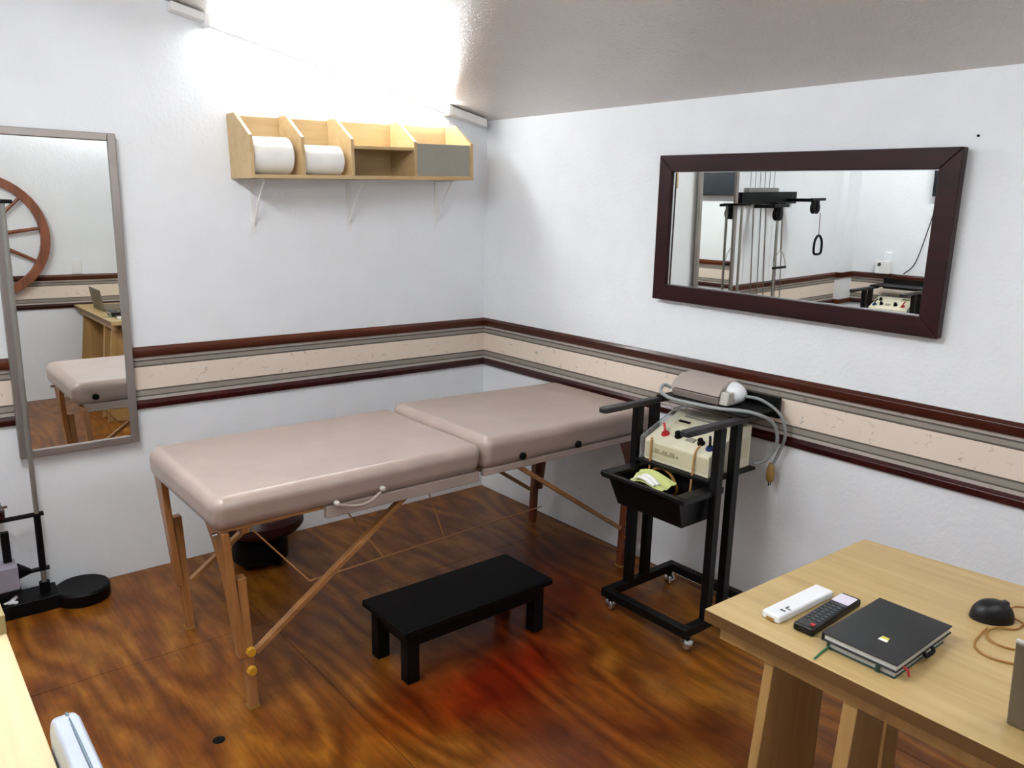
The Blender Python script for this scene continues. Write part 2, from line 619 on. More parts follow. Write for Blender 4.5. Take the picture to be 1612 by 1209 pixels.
# chair rails and paper border on every wall
zt = [(0.948, 0.991), (0.727, 0.763)]
n_trim = 1
for (lo, hi, ax) in (((XL + 0.0, -0.018), (0.0, 0.0), 'x'), ((-0.018, YF), (0.0, -0.018), 'y'), ((XL, YF), (XL + 0.018, -0.05), 'y'), ((XL + 0.018, YF), (-0.018, YF + 0.018), 'x')):
    for (z0, z1) in zt:
        bb = B()
        if ax == 'x':
            inn = lo[1] < -1
            y0, y1 = (hi[1], lo[1]) if inn else (lo[1], hi[1])
            # stepped moulding: rounded front, set on a thin back strip
            s_ = 1 if y1 > y0 else -1
            prof = [(y1, z0), (y0 + s_ * 0.004, z0), (y0, z0 + 0.008), (y0, z1 - 0.012), (y0 + s_ * 0.008, z1 - 0.003), (y0 + s_ * 0.01, z1), (y1, z1)]
            bb.prism(prof, 'x', lo[0], hi[0])
        else:
            inn = lo[0] < -1
            x0, x1 = (hi[0], lo[0]) if inn else (lo[0], hi[0])
            s_ = 1 if x1 > x0 else -1
            prof = [(x1, z0), (x0 + s_ * 0.004, z0), (x0, z0 + 0.008), (x0, z1 - 0.012), (x0 + s_ * 0.008, z1 - 0.003), (x0 + s_ * 0.01, z1), (x1, z1)]
            bb.prism(prof, 'y', lo[1], hi[1])
        bb.done('trim_%d' % n_trim, M['mahlow' if z0 < 0.8 else ('mah' if ax == 'x' else 'mahy')], bevel=0.002, kind='structure')
        n_trim += 1
    if ax == 'x':
        inn = lo[1] < -1
        yy = (YF, YF + 0.004) if inn else (-0.004, 0.0)
        B().box((lo[0], yy[0], 0.763), (hi[0], yy[1], 0.948)).done('trim_%d' % n_trim, M['border'], kind='structure')
    else:
        xx = (XL, XL + 0.004) if inn else (-0.004, 0.0)
        B().box((xx[0], lo[1], 0.763), (xx[1], -0.004 if not inn else hi[1], 0.948)).done('trim_%d' % n_trim, M['border'], kind='structure')
    n_trim += 1
for (z0, z1) in zt:      # rail returns round the pilaster
    B().box((XL + 0.018, -0.068, z0), (-3.782, -0.05, z1)).box((-3.80, -0.05, z0), (-3.782, -0.018, z1)).done('trim_%d' % n_trim, M['mah'], kind='structure')
    n_trim += 1


# ------------------------------------------------------------------ fluorescent battens
def batten(y, mt, label, x0=-0.05, x1=-1.62):
    """tube batten at the wall / ceiling joint, following the ceiling slope; mt names the tube material"""
    zz = lambda x, d: zc(x) - d
    sg = 1 if y > -1 else -1           # the tube sits on the room side of the body
    t = thing('fluorescent_batten', label, 'ceiling light', ((x0 + x1) / 2, y, zz((x0 + x1) / 2, 0.0)), 'tube lights along the wall tops')
    poly = lambda xa, xb, d0, d1: [(xa, zz(xa, d0)), (xb, zz(xb, d0)), (xb, zz(xb, d1)), (xa, zz(xa, d1))]
    yb = sorted((y + sg * 0.037, y + sg * 0.012))
    b = B()
    b.prism(poly(x0 - 0.22, x1 + 0.13, 0.012, 0.042), 'y', *yb)
    b.done('body', M['whitep'], t, bevel=0.003)
    yh = sorted((y + sg * 0.037, y - sg * 0.022))
    for xa in (x0 - 0.23, x1 + 0.14):
        b = B()
        b.prism(poly(xa + 0.012, xa - 0.012, 0.006, 0.056), 'y', *yh)
        b.done('lamp_holder', M['whitep'], t, bevel=0.004)
    b = B()
    b.prism(poly(x0, x0 - 0.22, 0.008, 0.048), 'y', *yh)
    b.done('ballast_cover', M['whitep'], t, bevel=0.004)
    b = B()
    b.prism(poly(x1 + 0.128, x1, 0.008, 0.040), 'y', *yh)
    b.done('wiring_cover', M['whitep'], t, bevel=0.004)
    xa, xb = x0 - 0.242, x1 + 0.152
    b = B()
    b.cyl((xa, y - sg * 0.006, zz(xa, 0.030)), (xb, y - sg * 0.006, zz(xb, 0.030)), 0.012, 20)
    b.done('tube', M[mt], t, smooth=True)
    return t


batten(-0.04, 'tube', 'white tube light where back wall meets sloping ceiling, above the wooden shelf')
batten(YF + 0.04, 'tubef', 'white tube light along the top of the wall opposite the massage table', -0.40, -1.97)
batten(-0.04, 'tubes', 'unseen fill tube light added high above the pulley machine', -2.35, -3.92)  # unseen batten, added to raise the ambient light on the left

# unseen twin-tube fill over the middle of the room, added for general overhead light
t = thing('ceiling_fill', 'unseen twin-tube fill light added on the sloping ceiling over the middle of the room', 'ceiling light', (-2.6, -1.7, zc(-2.6)))
B().prism([(-2.52, zc(-2.52)), (-2.68, zc(-2.68)), (-2.68, zc(-2.68) - 0.05), (-2.52, zc(-2.52) - 0.05)], 'y', -2.34, -1.06).done('body', M['whitep'], t, bevel=0.004)
for x in (-2.55, -2.65):
    for y in (-2.32, -1.08):
        B().box((x - 0.014, y - 0.012, zc(x) - 0.10), (x + 0.014, y + 0.012, zc(x) - 0.045)).done('lamp_holder', M['whitep'], t, bevel=0.003)
    B().cyl((x, -2.31, zc(x) - 0.082), (x, -1.09, zc(x) - 0.082), 0.013, 20).done('tube', M['tuber'], t, smooth=True)

# ------------------------------------------------------------------ tall silver mirror (back wall)
t = thing('tall_mirror', 'tall narrow silver-framed mirror hung upright beside the massage table', 'mirror', (-2.07, 0, 0.585))
x0, x1, z0, z1, fw = -2.294, -1.858, 0.596, 1.841, 0.030
B().box((x0 + 0.01, -0.036, z0 + 0.01), (x1 - 0.01, -0.024, z1 - 0.01)).done('mirror_glass', M['mirror'], t)
for lo, hi in (((x0, -0.046, z0), (x0 + fw, -0.020, z1)), ((x1 - fw, -0.046, z0), (x1, -0.020, z1)), ((x0 + fw, -0.046, z1 - fw), (x1 - fw, -0.020, z1)), ((x0 + fw, -0.046, z0), (x1 - fw, -0.020, z0 + fw))):
    B().box(lo, hi).done('frame', M['silver'], t, bevel=0.004)
for x in (x0 + 0.1, x1 - 0.1):
    B().box((x - 0.015, -0.022, z1 - 0.06), (x + 0.015, 0.0, z1 - 0.03)).done('hanger', M['slot'], t)

# ------------------------------------------------------------------ wide mahogany mirror (right wall), leaning slightly
t = thing('wide_mirror', 'wide dark mahogany framed mirror on the right-hand wall above the cart', 'mirror', (0, -1.84, 1.24))
tilt = Matrix.Translation((-0.004, 0, 1.242)) @ Matrix.Rotation(math.radians(-1.0), 4, 'Y') @ Matrix.Rotation(math.radians(0.55), 4, 'X') @ Matrix.Translation((0.0, 0, -1.242))
y0, y1, z0, z1, fw = -2.441, -1.246, 1.240, 1.836, 0.066
B().box((-0.02, y0 + 0.02, z0 + 0.02), (-0.012, y1 - 0.02, z1 - 0.02)).xf(tilt).done('mirror_glass', M['mirror'], t)


def fr(poly):
    b = B()
    b.prism(poly, 'x', -0.04, -0.004)
    b.xf(tilt).done('frame', M['mahframe'], t, bevel=0.003)


fr([(y0, z0), (y1, z0), (y1 - fw, z0 + fw), (y0 + fw, z0 + fw)])
fr([(y1, z0), (y1, z1), (y1 - fw, z1 - fw), (y1 - fw, z0 + fw)])
fr([(y1, z1), (y0, z1), (y0 + fw, z1 - fw), (y1 - fw, z1 - fw)])
fr([(y0, z1), (y0, z0), (y0 + fw, z0 + fw), (y0 + fw, z1 - fw)])
b = B()
for a, c in (((y0 + fw, z0 + fw), (y1 - fw, z0 + fw)), ((y1 - fw, z0 + fw), (y1 - fw, z1 - fw)), ((y1 - fw, z1 - fw), (y0 + fw, z1 - fw)), ((y0 + fw, z1 - fw), (y0 + fw, z0 + fw))):
    b.bar((-0.022, a[0], a[1]), (-0.022, c[0], c[1]), 0.006, 0.006)
b.xf(tilt).done('bevel_strip', M['chrome'], t)
tag(B().cyl((-0.004, -2.462, 1.846), (0.0, -2.462, 1.846), 0.004, 8).done('wall_nail', M['black']), 'small dark nail at the upper right corner of the mahogany mirror', 'nail')

# ------------------------------------------------------------------ wall shelf
t = thing('wall_shelf', 'pale wooden four-compartment pigeonhole shelf on the back wall', 'shelf', (-0.83, 0, 1.7))
rs = Matrix.Translation((-1.395, 0, 1.69)) @ Matrix.Rotation(math.radians(-1.75), 4, 'Y')
L_, D_, th = 1.137, 0.23, 0.016
prof = [(0, 0), (-D_, 0), (-D_, 0.172), (-0.085, 0.268), (0, 0.268)]
B().box((th, -D_, 0), (L_ - th, 0, th)).xf(rs).done('bottom_board', M['birch'], t, bevel=0.0015)
B().box((th, -0.014, th), (L_ - th, 0, 0.262)).xf(rs).done('back_board', M['birch'], t, bevel=0.0015)
for xx in (0, 0.226, 0.462, 0.793, L_ - th):
    B().prism(prof if xx in (0, L_ - th) else [(-0.014, th), (-D_, th)] + [(-D_, 0.172), (-0.085, 0.268), (-0.014, 0.268)], 'x', xx, xx + th).xf(rs).done('side_panel' if xx in (0, L_ - th) else 'divider', M['birch'], t, bevel=0.0015)
B().box((0.462 + th, -D_ + 0.006, 0.132), (0.793, -0.014, 0.146)).xf(rs).done('inner_shelf', M['birch'], t, bevel=0.001)
B().box((0.793 + th, -D_ + 0.004, th + 0.002), (L_ - th - 0.004, -D_ + 0.012, 0.166)).xf(rs).done('front_panel', M['grey'], t, bevel=0.001, label='grey front panel')
B().box((0.475, -0.02, 0.10), (0.512, -0.014, 0.112)).xf(rs).done('keyhole_plate', M['brown'], t)
# paper rolls lying in the two left compartments
for i, (xa, xb, r, yy, lab) in enumerate(((0.022, 0.205, 0.078, -0.135, 'fat white paper roll in the first shelf compartment'), (0.248, 0.44, 0.064, -0.15, 'thinner white paper roll in the second shelf compartment'))):
    tt = thing('paper_roll', lab, 'paper roll', rs @ Vector(((xa + xb) / 2, yy, th)), 'paper rolls on the shelf')
    zz = th + r
    B().lathe([(0.02, xa), (r - 0.006, xa), (r, xa + 0.006), (r, xb - 0.006), (r - 0.006, xb), (0.02, xb)], (0, yy, zz), 40, 'x').xf(rs).done('paper', M['paper'], tt, smooth=True)
    B().cyl((xa - 0.001, yy, zz), (xb + 0.001, yy, zz), 0.019, 20).xf(rs).done('core', M['boxg'], tt, smooth=True)
for xx, zz, lab in ((-1.305, 1.691, 'white shelf bracket below the left end of the pigeonhole shelf'), (-0.832, 1.705, 'white shelf bracket below the middle of the pigeonhole shelf'), (-0.327, 1.7205, 'white shelf bracket below the right end of the pigeonhole shelf')):
    tt = thing('shelf_bracket', lab, 'bracket', (xx, 0, zz - 0.23), 'white brackets under the shelf')
    B().box((xx - 0.011, -0.004, zz - 0.235), (xx + 0.011, 0, zz)).done('wall_arm', M['whitep'], tt, bevel=0.001)
    B().box((xx - 0.011, -0.17, zz - 0.004), (xx + 0.011, -0.004, zz)).done('shelf_arm', M['whitep'], tt, bevel=0.001)
    B().tube([(xx, -0.004, zz - 0.20), (xx, -0.05, zz - 0.12), (xx, -0.14, zz - 0.004)], 0.005, 8).done('brace', M['whitep'], tt, smooth=True)

# ------------------------------------------------------------------ massage table
t = thing('massage_table', 'folding massage table with taupe vinyl top and varnished beech legs', 'massage table', (-1.0, -0.965, 0))


def cushion(x0, x1, ztop_l, ztop_r):
    b = B()
    y0, y1, zb = -1.308, -0.622, 0.630
    b.box((x0, y0, zb), (x1, y1, ztop_l))
    for v in b.bm.verts:
        if v.co.z < zb + 0.01:         # the sides tuck in under the pad
            v.co.y += 0.022 if v.co.y < -1 else -0.022
        if v.co.z > zb + 0.01:
            v.co.z = ztop_l + (ztop_r - ztop_l) * (v.co.x - x0) / (x1 - x0)
    return b


cl = cushion(-1.985, -0.992, 0.744, 0.746).done('left_cushion', M['vinyl'], t, bevel=0.042, seg=6)
cr = cushion(-0.988, -0.022, 0.764, 0.746).done('right_cushion', M['vinyl'], t, bevel=0.042, seg=6)
cl.name, cr.name = 'cushion', 'cushion'
# vinyl covered frame under each half
B().box((-1.62, -1.285, 0.598), (-1.0, -1.262, 0.639)).done('frame_skirt', M['vinyl_d'], t, bevel=0.004)
B().box((-1.94, -0.668, 0.598), (-1.0, -0.645, 0.639)).done('frame_skirt', M['vinyl_d'], t, bevel=0.004)
B().box((-0.98, -1.285, 0.612), (-0.06, -1.262, 0.639)).done('frame_skirt', M['vinyl_d'], t, bevel=0.004)
B().box((-0.98, -0.668, 0.605), (-0.06, -0.645, 0.639)).done('frame_skirt', M['vinyl_d'], t, bevel=0.004)
B().box((-1.955, -1.262, 0.625), (-1.0, -0.668, 0.639)).done('base_board', M['beechx'], t)
B().box((-0.98, -1.262, 0.625), (-0.05, -0.668, 0.639)).done('base_board', M['beechx'], t)


def leg_board(xa, xb, near, wide):
    """tapered upper leg board with a curved inner edge, outline in y,z"""
    if near:
        yo, s_ = -1.274, 1
    else:
        yo, s_ = -0.596, -1
    pts = [(yo, 0.625), (yo + s_ * 0.014, 0.19), (yo + s_ * 0.052, 0.19), (yo + s_ * 0.058, 0.34)]
    for q in range(1, 9):
        u = q / 8
        pts.append((yo + s_ * (0.058 + (wide - 0.058) * u ** 2.2), 0.34 + 0.285 * u ** 0.85))
    b = B()
    b.prism(pts, 'x', xa, xb)
    return b


for side, (xt, xb_, sg) in enumerate(((-1.945, -1.905, 1), (-0.075, -0.115, -1))):
    for near in (True, False):
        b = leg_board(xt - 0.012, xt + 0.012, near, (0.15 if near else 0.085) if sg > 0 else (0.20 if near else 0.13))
        # lean the board a little inwards towards the foot
        for v in b.bm.verts:
            v.co.x += (0.625 - v.co.z) / 0.435 * (xb_ - xt) * 1.0
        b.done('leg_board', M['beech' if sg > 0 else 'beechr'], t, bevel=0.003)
    B().box((xt + 0.07 * sg - 0.012, -1.25, 0.600), (xt + 0.07 * sg + 0.012, -0.68, 0.63)).done('end_rail', M['beech'], t, bevel=0.002)
    for yy in (-1.24, -0.62):
        xo = 0.030 * sg
        xl_ = xb_ + xo * 0.55
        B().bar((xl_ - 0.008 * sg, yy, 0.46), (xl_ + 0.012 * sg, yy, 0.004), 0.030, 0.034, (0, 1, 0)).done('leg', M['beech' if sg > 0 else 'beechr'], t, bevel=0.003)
        B().bar((xl_ + 0.012 * sg, yy, 0.0), (xl_ + 0.012 * sg, yy, 0.008), 0.034, 0.038, (0, 1, 0)).done('foot_pad', M['plug'], t)
        if yy < -1:
            for zk in (0.212, 0.146):
                b = B()
                b.cyl((xl_ + 0.004 * sg, yy - 0.017, zk), (xl_ + 0.004 * sg, yy - 0.026, zk), 0.008, 10)
                b.cyl((xl_ + 0.004 * sg, yy - 0.026, zk), (xl_ + 0.004 * sg, yy - 0.040, zk), 0.016, 8, 0.014)
                b.done('brass_knob', M['gold'], t, smooth=True, label='yellow brass knob')
        # diagonal strut to the middle of the table
        yo = yy + (-0.028 if yy < -1 else 0.028) * 0
        xm = -1.27 if sg > 0 else -0.79
        B().bar((xl_ + 0.03 * sg, yy, 0.19), (xm, yy, 0.612), 0.018, 0.024, (0, 1, 0)).done('strut', M['beechx'], t, bevel=0.002)
# steel cables between the struts
B().cyl((-1.845, -1.2, 0.60), (-1.66, -1.226, 0.37), 0.003, 6).done('cable', M['orange'], t, smooth=True)
B().cyl((-1.66, -1.226, 0.37), (-0.12, -0.66, 0.10), 0.003, 6).done('cable', M['orange'], t, smooth=True)
B().cyl((-0.93, -0.70, 0.60), (-0.93, -0.957, 0.242), 0.003, 6).done('cable', M['orange'], t, smooth=True)
B().cyl((-1.42, -0.72, 0.60), (-1.30, -1.093, 0.307), 0.003, 6).done('cable', M['orange'], t, smooth=True)
for xx, zz in ((-0.80, 0.664), (-0.503, 0.660)):
    B().lathe([(0.015, 0.004), (0.015, -0.004), (0.011, -0.008)], (xx, -1.297, zz), 16, 'y').done('black_grommet', M['black'], t, smooth=True, label='black round grommet')
for xx, zz in ((-1.59, 0.650), (-1.42, 0.664)):
    B().lathe([(0.009, 0.006), (0.009, -0.006), (0.005, -0.010)], (xx, -1.298, zz), 12, 'y').done('catch', M['rim'], t, smooth=True, label='pale plastic catch')
B().tube([(-1.585, -1.304, 0.645), (-1.53, -1.308, 0.630), (-1.48, -1.308, 0.632), (-1.43, -1.304, 0.655)], 0.005, 8).done('carry_handle', M['vinyl_d'], t, smooth=True)
B().lathe([(0.015, -0.004), (0.015, 0.004), (0.011, 0.008)], (-1.89, -0.622, 0.675), 16, 'y').done('black_grommet', M['black'], t, smooth=True)
B().cyl((-1.955, -1.245, 0.618), (-1.975, -1.245, 0.618), 0.006, 10).done('bolt', M['chrome'], t, smooth=True)

# ------------------------------------------------------------------ low round stool under the table
t = thing('round_stool', 'low round stool with maroon seat and black drum base, under the massage table', 'stool', (-1.43, -0.22, 0))
B().lathe([(0.11, 0.018), (0.122, 0.028), (0.122, 0.115), (0.11, 0.125), (0.06, 0.128), (0.06, 0.15)], (-1.43, -0.22, 0), 32).done('drum_base', M['black'], t, smooth=True)
B().lathe([(0.13, 0.145), (0.165, 0.16), (0.185, 0.185), (0.185, 0.215), (0.165, 0.24), (0.10, 0.25)], (-1.42, -0.22, 0), 36).done('seat', M['darkred'], t, smooth=True)
for a in range(4):
    x, y = -1.43 + 0.095 * math.cos(a * PI / 2 + 0.6), -0.22 + 0.095 * math.sin(a * PI / 2 + 0.6)
    B().cyl((x, y, 0.0), (x, y, 0.022), 0.014, 12).done('glide', M['black'], t, smooth=True)

# ------------------------------------------------------------------ black step bench
t = thing('step_bench', 'low black wooden step bench on the floor before the massage table', 'bench', (-1.112, -1.327, 0))
B().box((-1.445, -1.472, 0.190), (-0.780, -1.183, 0.215)).done('top', M['black'], t, bevel=0.006, seg=3)
for lo, hi in (((-1.40, -1.446, 0.135), (-0.825, -1.428, 0.190)), ((-1.40, -1.226, 0.135), (-0.825, -1.208, 0.190)), ((-1.41, -1.43, 0.135), (-1.392, -1.225, 0.190)), ((-0.835, -1.43, 0.135), (-0.817, -1.225, 0.190))):
    B().box(lo, hi).done('apron', M['black'], t, bevel=0.002)
for x in (-1.395, -0.83):
    for y in (-1.427, -1.228):
        B().box((x - 0.024, y - 0.024, 0.0), (x + 0.024, y + 0.024, 0.19)).done('leg', M['black'], t, bevel=0.003)

# ------------------------------------------------------------------ trolley for the therapy unit
t = thing('equipment_trolley', 'black tubular steel trolley on chrome casters against the right-hand wall', 'trolley', (-0.3, -1.69, 0))
bx0, bx1, by0, by1 = -0.515, -0.075, -1.905, -1.475
for lo, hi in (((bx0, by0, 0.065), (bx0 + 0.035, by1, 0.10)), ((bx1 - 0.035, by0, 0.065), (bx1, by1, 0.10)), ((bx0 + 0.035, by0, 0.065), (bx1 - 0.035, by0 + 0.035, 0.10)), ((bx0 + 0.035, by1 - 0.035, 0.065), (bx1 - 0.035, by1, 0.10))):
    B().box(lo, hi).done('base_rail', M['blackm'], t, bevel=0.003)
for x in (bx0 + 0.04, bx1 - 0.03):
    for y in (by0 + 0.02, by1 - 0.02):
        c = B().lathe([(0.012, -0.020), (0.021, -0.014), (0.026, 0.0), (0.021, 0.014), (0.012, 0.020)], (x, y, 0.026), 20, 'x').done('caster', M['chrome'], t, smooth=True)
        sub(B().box((x - 0.014, y + 0.004, 0.046), (x + 0.014, y + 0.016, 0.07)).cyl((x, y, 0.050), (x, y, 0.066), 0.011, 12).done('fork', M['blackm']), c)
for y in (-1.495, -1.885):
    for x in (-0.375, -0.277):
        B().box((x - 0.018, y - 0.016, 0.068), (x + 0.018, y + 0.016, 0.845)).done('post', M['blackm'], t, bevel=0.003)
    B().prism([(-0.585, y - 0.014), (-0.575, y - 0.021), (-0.50, y - 0.022), (-0.42, y - 0.017), (-0.16, y - 0.017), (-0.16, y + 0.017), (-0.42, y + 0.017), (-0.50, y + 0.022), (-0.575, y + 0.021), (-0.585, y + 0.014)], 'z', 0.845, 0.866).done('armrest', M['armpad'], t, bevel=0.006, seg=3)
B().box((-0.395, -1.866, 0.628), (-0.10, -1.514, 0.640)).done('unit_shelf', M['blackm'], t, bevel=0.002)
B().box((-0.265, -1.905, 0.866), (-0.035, -1.49, 0.876)).done('top_shelf', M['blackm'], t, bevel=0.002)
B().box((-0.035, -1.905, 0.830), (-0.026, -1.49, 0.912)).done('back_plate', M['blackm'], t, bevel=0.002)
# open bin hung on the front
b = B()
ro, rb = (-0.555, -1.86, -0.33, -1.515), (-0.505, -1.845, -0.345, -1.53)
zt_, zb_ = 0.604, 0.478
w_ = 0.008
o_ = [(ro[0], ro[1]), (ro[2], ro[1]), (ro[2], ro[3]), (ro[0], ro[3])]
i_ = [(rb[0], rb[1]), (rb[2], rb[1]), (rb[2], rb[3]), (rb[0], rb[3])]
V = lambda p, z: b.bm.verts.new((p[0], p[1], z))
O = [V(p, zt_) for p in o_]
Ob = [V(p, zb_) for p in i_]
ins = lambda P, d: [(P[0][0] + d, P[0][1] + d), (P[1][0] - d, P[1][1] + d), (P[2][0] - d, P[2][1] - d), (P[3][0] + d, P[3][1] - d)]
I = [V(p, zt_) for p in ins(o_, w_)]
Ib = [V(p, zb_ + w_) for p in ins(i_, w_)]
for q in range(4):
    j = (q + 1) % 4
    b.bm.faces.new((O[q], O[j], Ob[j], Ob[q]))
    b.bm.faces.new((I[j], I[q], Ib[q], Ib[j]))
    b.bm.faces.new((O[j], O[q], I[q], I[j]))
b.bm.faces.new(Ob[::-1])
b.bm.faces.new(Ib)
bin_ = b.done('bin', M['blackp'], t, bevel=0.002)
b = B()
for a, c in (((-0.562, -1.8635), (-0.33, -1.8635)), ((-0.562, -1.5115), (-0.33, -1.5115))):
    b.box((a[0], a[1] - 0.026, 0.588), (c[0], a[1] + 0.024, 0.612))
b.box((-0.566, -1.8885, 0.596), (-0.549, -1.4865, 0.612))
sub(b.done('rim', M['blackp'], bevel=0.003), bin_)

# ---- therapy unit on the trolley
t = thing('therapy_unit', 'cream electrotherapy unit with knobs and sloping panel, on the black trolley', 'therapy unit', (-0.25, -1.69, 0.64))
yl, yr = -1.845, -1.535
pr = [(-0.372, 0.640), (-0.372, 0.722), (-0.175, 0.806), (-0.115, 0.806), (-0.115, 0.640)]
B().prism(pr, 'y', yl, yr).done('case', M['cream'], t, bevel=0.004)
# recessed front strip and its worn lettering
B().box((-0.3735, yl + 0.008, 0.652), (-0.3715, yr - 0.008, 0.712)).done('front_plate', M['creamd'], t, bevel=0.0005)
b = B()
x_ = yr - 0.03
for wd, g in ((0.010, 1), (0.008, 0), (0.012, 1), (0.007, 1), (0.010, 0), (0.009, 1), (0.012, 1), (0.006, 0), (0.010, 1), (0.010, 1)):
    if g:
        b.box((-0.3742, x_ - wd, 0.676), (-0.3735, x_, 0.694))
    else:
        b.box((-0.3742, x_ - wd, 0.676), (-0.3735, x_, 0.684))
    x_ -= wd + 0.003
b.box((-0.3742, x_ - 0.014, 0.678), (-0.3735, x_ - 0.006, 0.688))
b.done('worn_lettering', M['glyphl'], t)
# panel frame: coordinates u along y, s up the slope
sl = Vector((0.197, 0, 0.084)).normalized()
nn = Vector((-sl.z, 0, sl.x))
pan = lambda y, s: Vector((-0.372, y, 0.722)) + sl * s


def onpanel(y, s, w, h, d):
    c = pan(y, s)
    X, Y, Z = Vector((0, 1, 0)), sl, nn
    m = Matrix(((X.x, Y.x, Z.x, c.x), (X.y, Y.y, Z.y, c.y), (X.z, Y.z, Z.z, c.z), (0, 0, 0, 1)))
    b = B()
    b.box((-w / 2, -h / 2, -0.001), (w / 2, h / 2, d))
    b.xf(m)
    return b


def knob(y, s, r, d, mat, name):
    c = pan(y, s)
    b = B()
    b.cyl(c, c + nn * d * 0.3, r * 1.15, 18)
    b.cyl(c + nn * d * 0.3, c + nn * d, r * 0.9, 18, r * 0.8)
    return b.done(name, mat, t, smooth=True)


onpanel(-1.615, 0.145, 0.075, 0.034, 0.002).done('meter_plate', M['creamd'], t)
onpanel(-1.615, 0.152, 0.055, 0.012, 0.004).done('meter_window', M['black'], t)
onpanel(-1.69, 0.19, 0.2, 0.012, 0.002).done('ledge_strip', M['grey'], t)
onpanel(-1.715, 0.06, 0.04, 0.022, 0.006).done('rocker_switch', M['grey'], t, bevel=0.002)
knob(-1.655, 0.062, 0.014, 0.022, M['black'], 'black_knob')
knob(-1.765, 0.058, 0.013, 0.022, M['black'], 'black_knob')
knob(-1.80, 0.12, 0.012, 0.018, M['black'], 'black_knob')
kr = knob(-1.595, 0.055, 0.015, 0.010, M['red'], 'red_socket')
c = pan(-1.595, 0.055) + nn * 0.008
sub(B().tube([c, c + Vector((0.004, 0.006, 0.018)), c + Vector((0.01, 0.016, 0.032))], 0.005, 8).done('red_plug', M['red'], smooth=True), kr)
kb = knob(-1.815, 0.045, 0.015, 0.010, M['blue'], 'blue_socket')
c = pan(-1.815, 0.045) + nn * 0.008
sub(B().tube([c, c + Vector((0.006, 0.004, 0.02)), c + Vector((0.02, 0.016, 0.034))], 0.005, 8).done('dark_plug', M['black'], smooth=True), kb)
# clear guard on the left flank
cg = B()
cg.prism([(-0.388, 0.642), (-0.388, 0.732), (-0.185, 0.818), (-0.115, 0.818), (-0.115, 0.642)], 'y', yr + 0.004, yr + 0.012)
cg.done('clear_guard', M['clear'], t, bevel=0.002, label='clear plastic side guard')
b = B()
for z_ in range(6):
    b.box((-0.20 + z_ * 0.012, yl - 0.001, 0.68), (-0.194 + z_ * 0.012, yl, 0.76))
b.done('vent_slots', M['creamd'], t)
for x in (-0.35, -0.14):
    for y in (yl + 0.03, yr - 0.03):
        pass
# orange leads hanging over the front into the bin
tag(B().tube([(-0.3785, -1.575, 0.735), (-0.381, -1.575, 0.69), (-0.385, -1.578, 0.62), (-0.40, -1.585, 0.545)], 0.004, 8).done('orange_lead', M['orange'], smooth=True), 'thin orange lead hanging over the left front of the therapy unit', 'cable')
tag(B().tube([(-0.352, -1.785, 0.748), (-0.377, -1.785, 0.728), (-0.383, -1.784, 0.68), (-0.388, -1.783, 0.60), (-0.39, -1.78, 0.53)], 0.004, 8).done('orange_lead', M['orange'], smooth=True), 'thin orange lead hanging over the right front of the therapy unit', 'cable')
tag(B().tube([(-0.385, -1.592, 0.52), (-0.38, -1.59, 0.60), (-0.38, -1.63, 0.625), (-0.38, -1.68, 0.612), (-0.375, -1.71, 0.56), (-0.37, -1.69, 0.52)], 0.006, 8).done('coiled_lead', M['brown'], smooth=True), 'brown coiled lead lying in the black trolley bin', 'cable')
# folded yellow-green papers in the bin
for i, (pts, z, dz, mt, lab) in enumerate((([(-0.543, -1.615), (-0.40, -1.545), (-0.41, -1.735), (-0.535, -1.765)], 0.600, 0.016, 'yellowg', 'crumpled yellow-green paper sheet on top in the trolley bin'), ([(-0.541, -1.63), (-0.475, -1.62), (-0.50, -1.735), (-0.54, -1.73)], 0.616, 0.011, 'paper', 'small white slip of paper lying on the yellow-green sheet'))):
    b = B()
    N = 6
    g = []
    a0, a1, a2, a3 = [Vector((p[0], p[1], 0)) for p in pts]
    for u in range(N + 1):
        row = []
        for v in range(N + 1):
            p = (a0 * (1 - u / N) + a1 * (u / N)) * (1 - v / N) + (a3 * (1 - u / N) + a2 * (u / N)) * (v / N)
            zz = z + dz * math.sin(v / N * PI) + 0.004 * math.sin(u * 2.1 + v)
            row.append((p.x, p.y, zz))
        g.append(row)
    top = [[b.bm.verts.new(q) for q in row] for row in g]
    bot = [[b.bm.verts.new((q[0], q[1], q[2] - 0.003)) for q in row] for row in g]
    for u in range(N):
        for v in range(N):
            b.bm.faces.new((top[u][v], top[u + 1][v], top[u + 1][v + 1], top[u][v + 1]))
            b.bm.faces.new((bot[u][v], bot[u][v + 1], bot[u + 1][v + 1], bot[u + 1][v]))
    for u in range(N):
        b.bm.faces.new((top[u][0], bot[u][0], bot[u + 1][0], top[u + 1][0]))
        b.bm.faces.new((top[u][N], top[u + 1][N], bot[u + 1][N], bot[u][N]))
        b.bm.faces.new((top[0][u], top[0][u + 1], bot[0][u + 1], bot[0][u]))
        b.bm.faces.new((top[N][u], bot[N][u], bot[N][u + 1], top[N][u + 1]))
    tag(b.done('paper_sheet', M[mt], smooth=True), lab, 'paper')

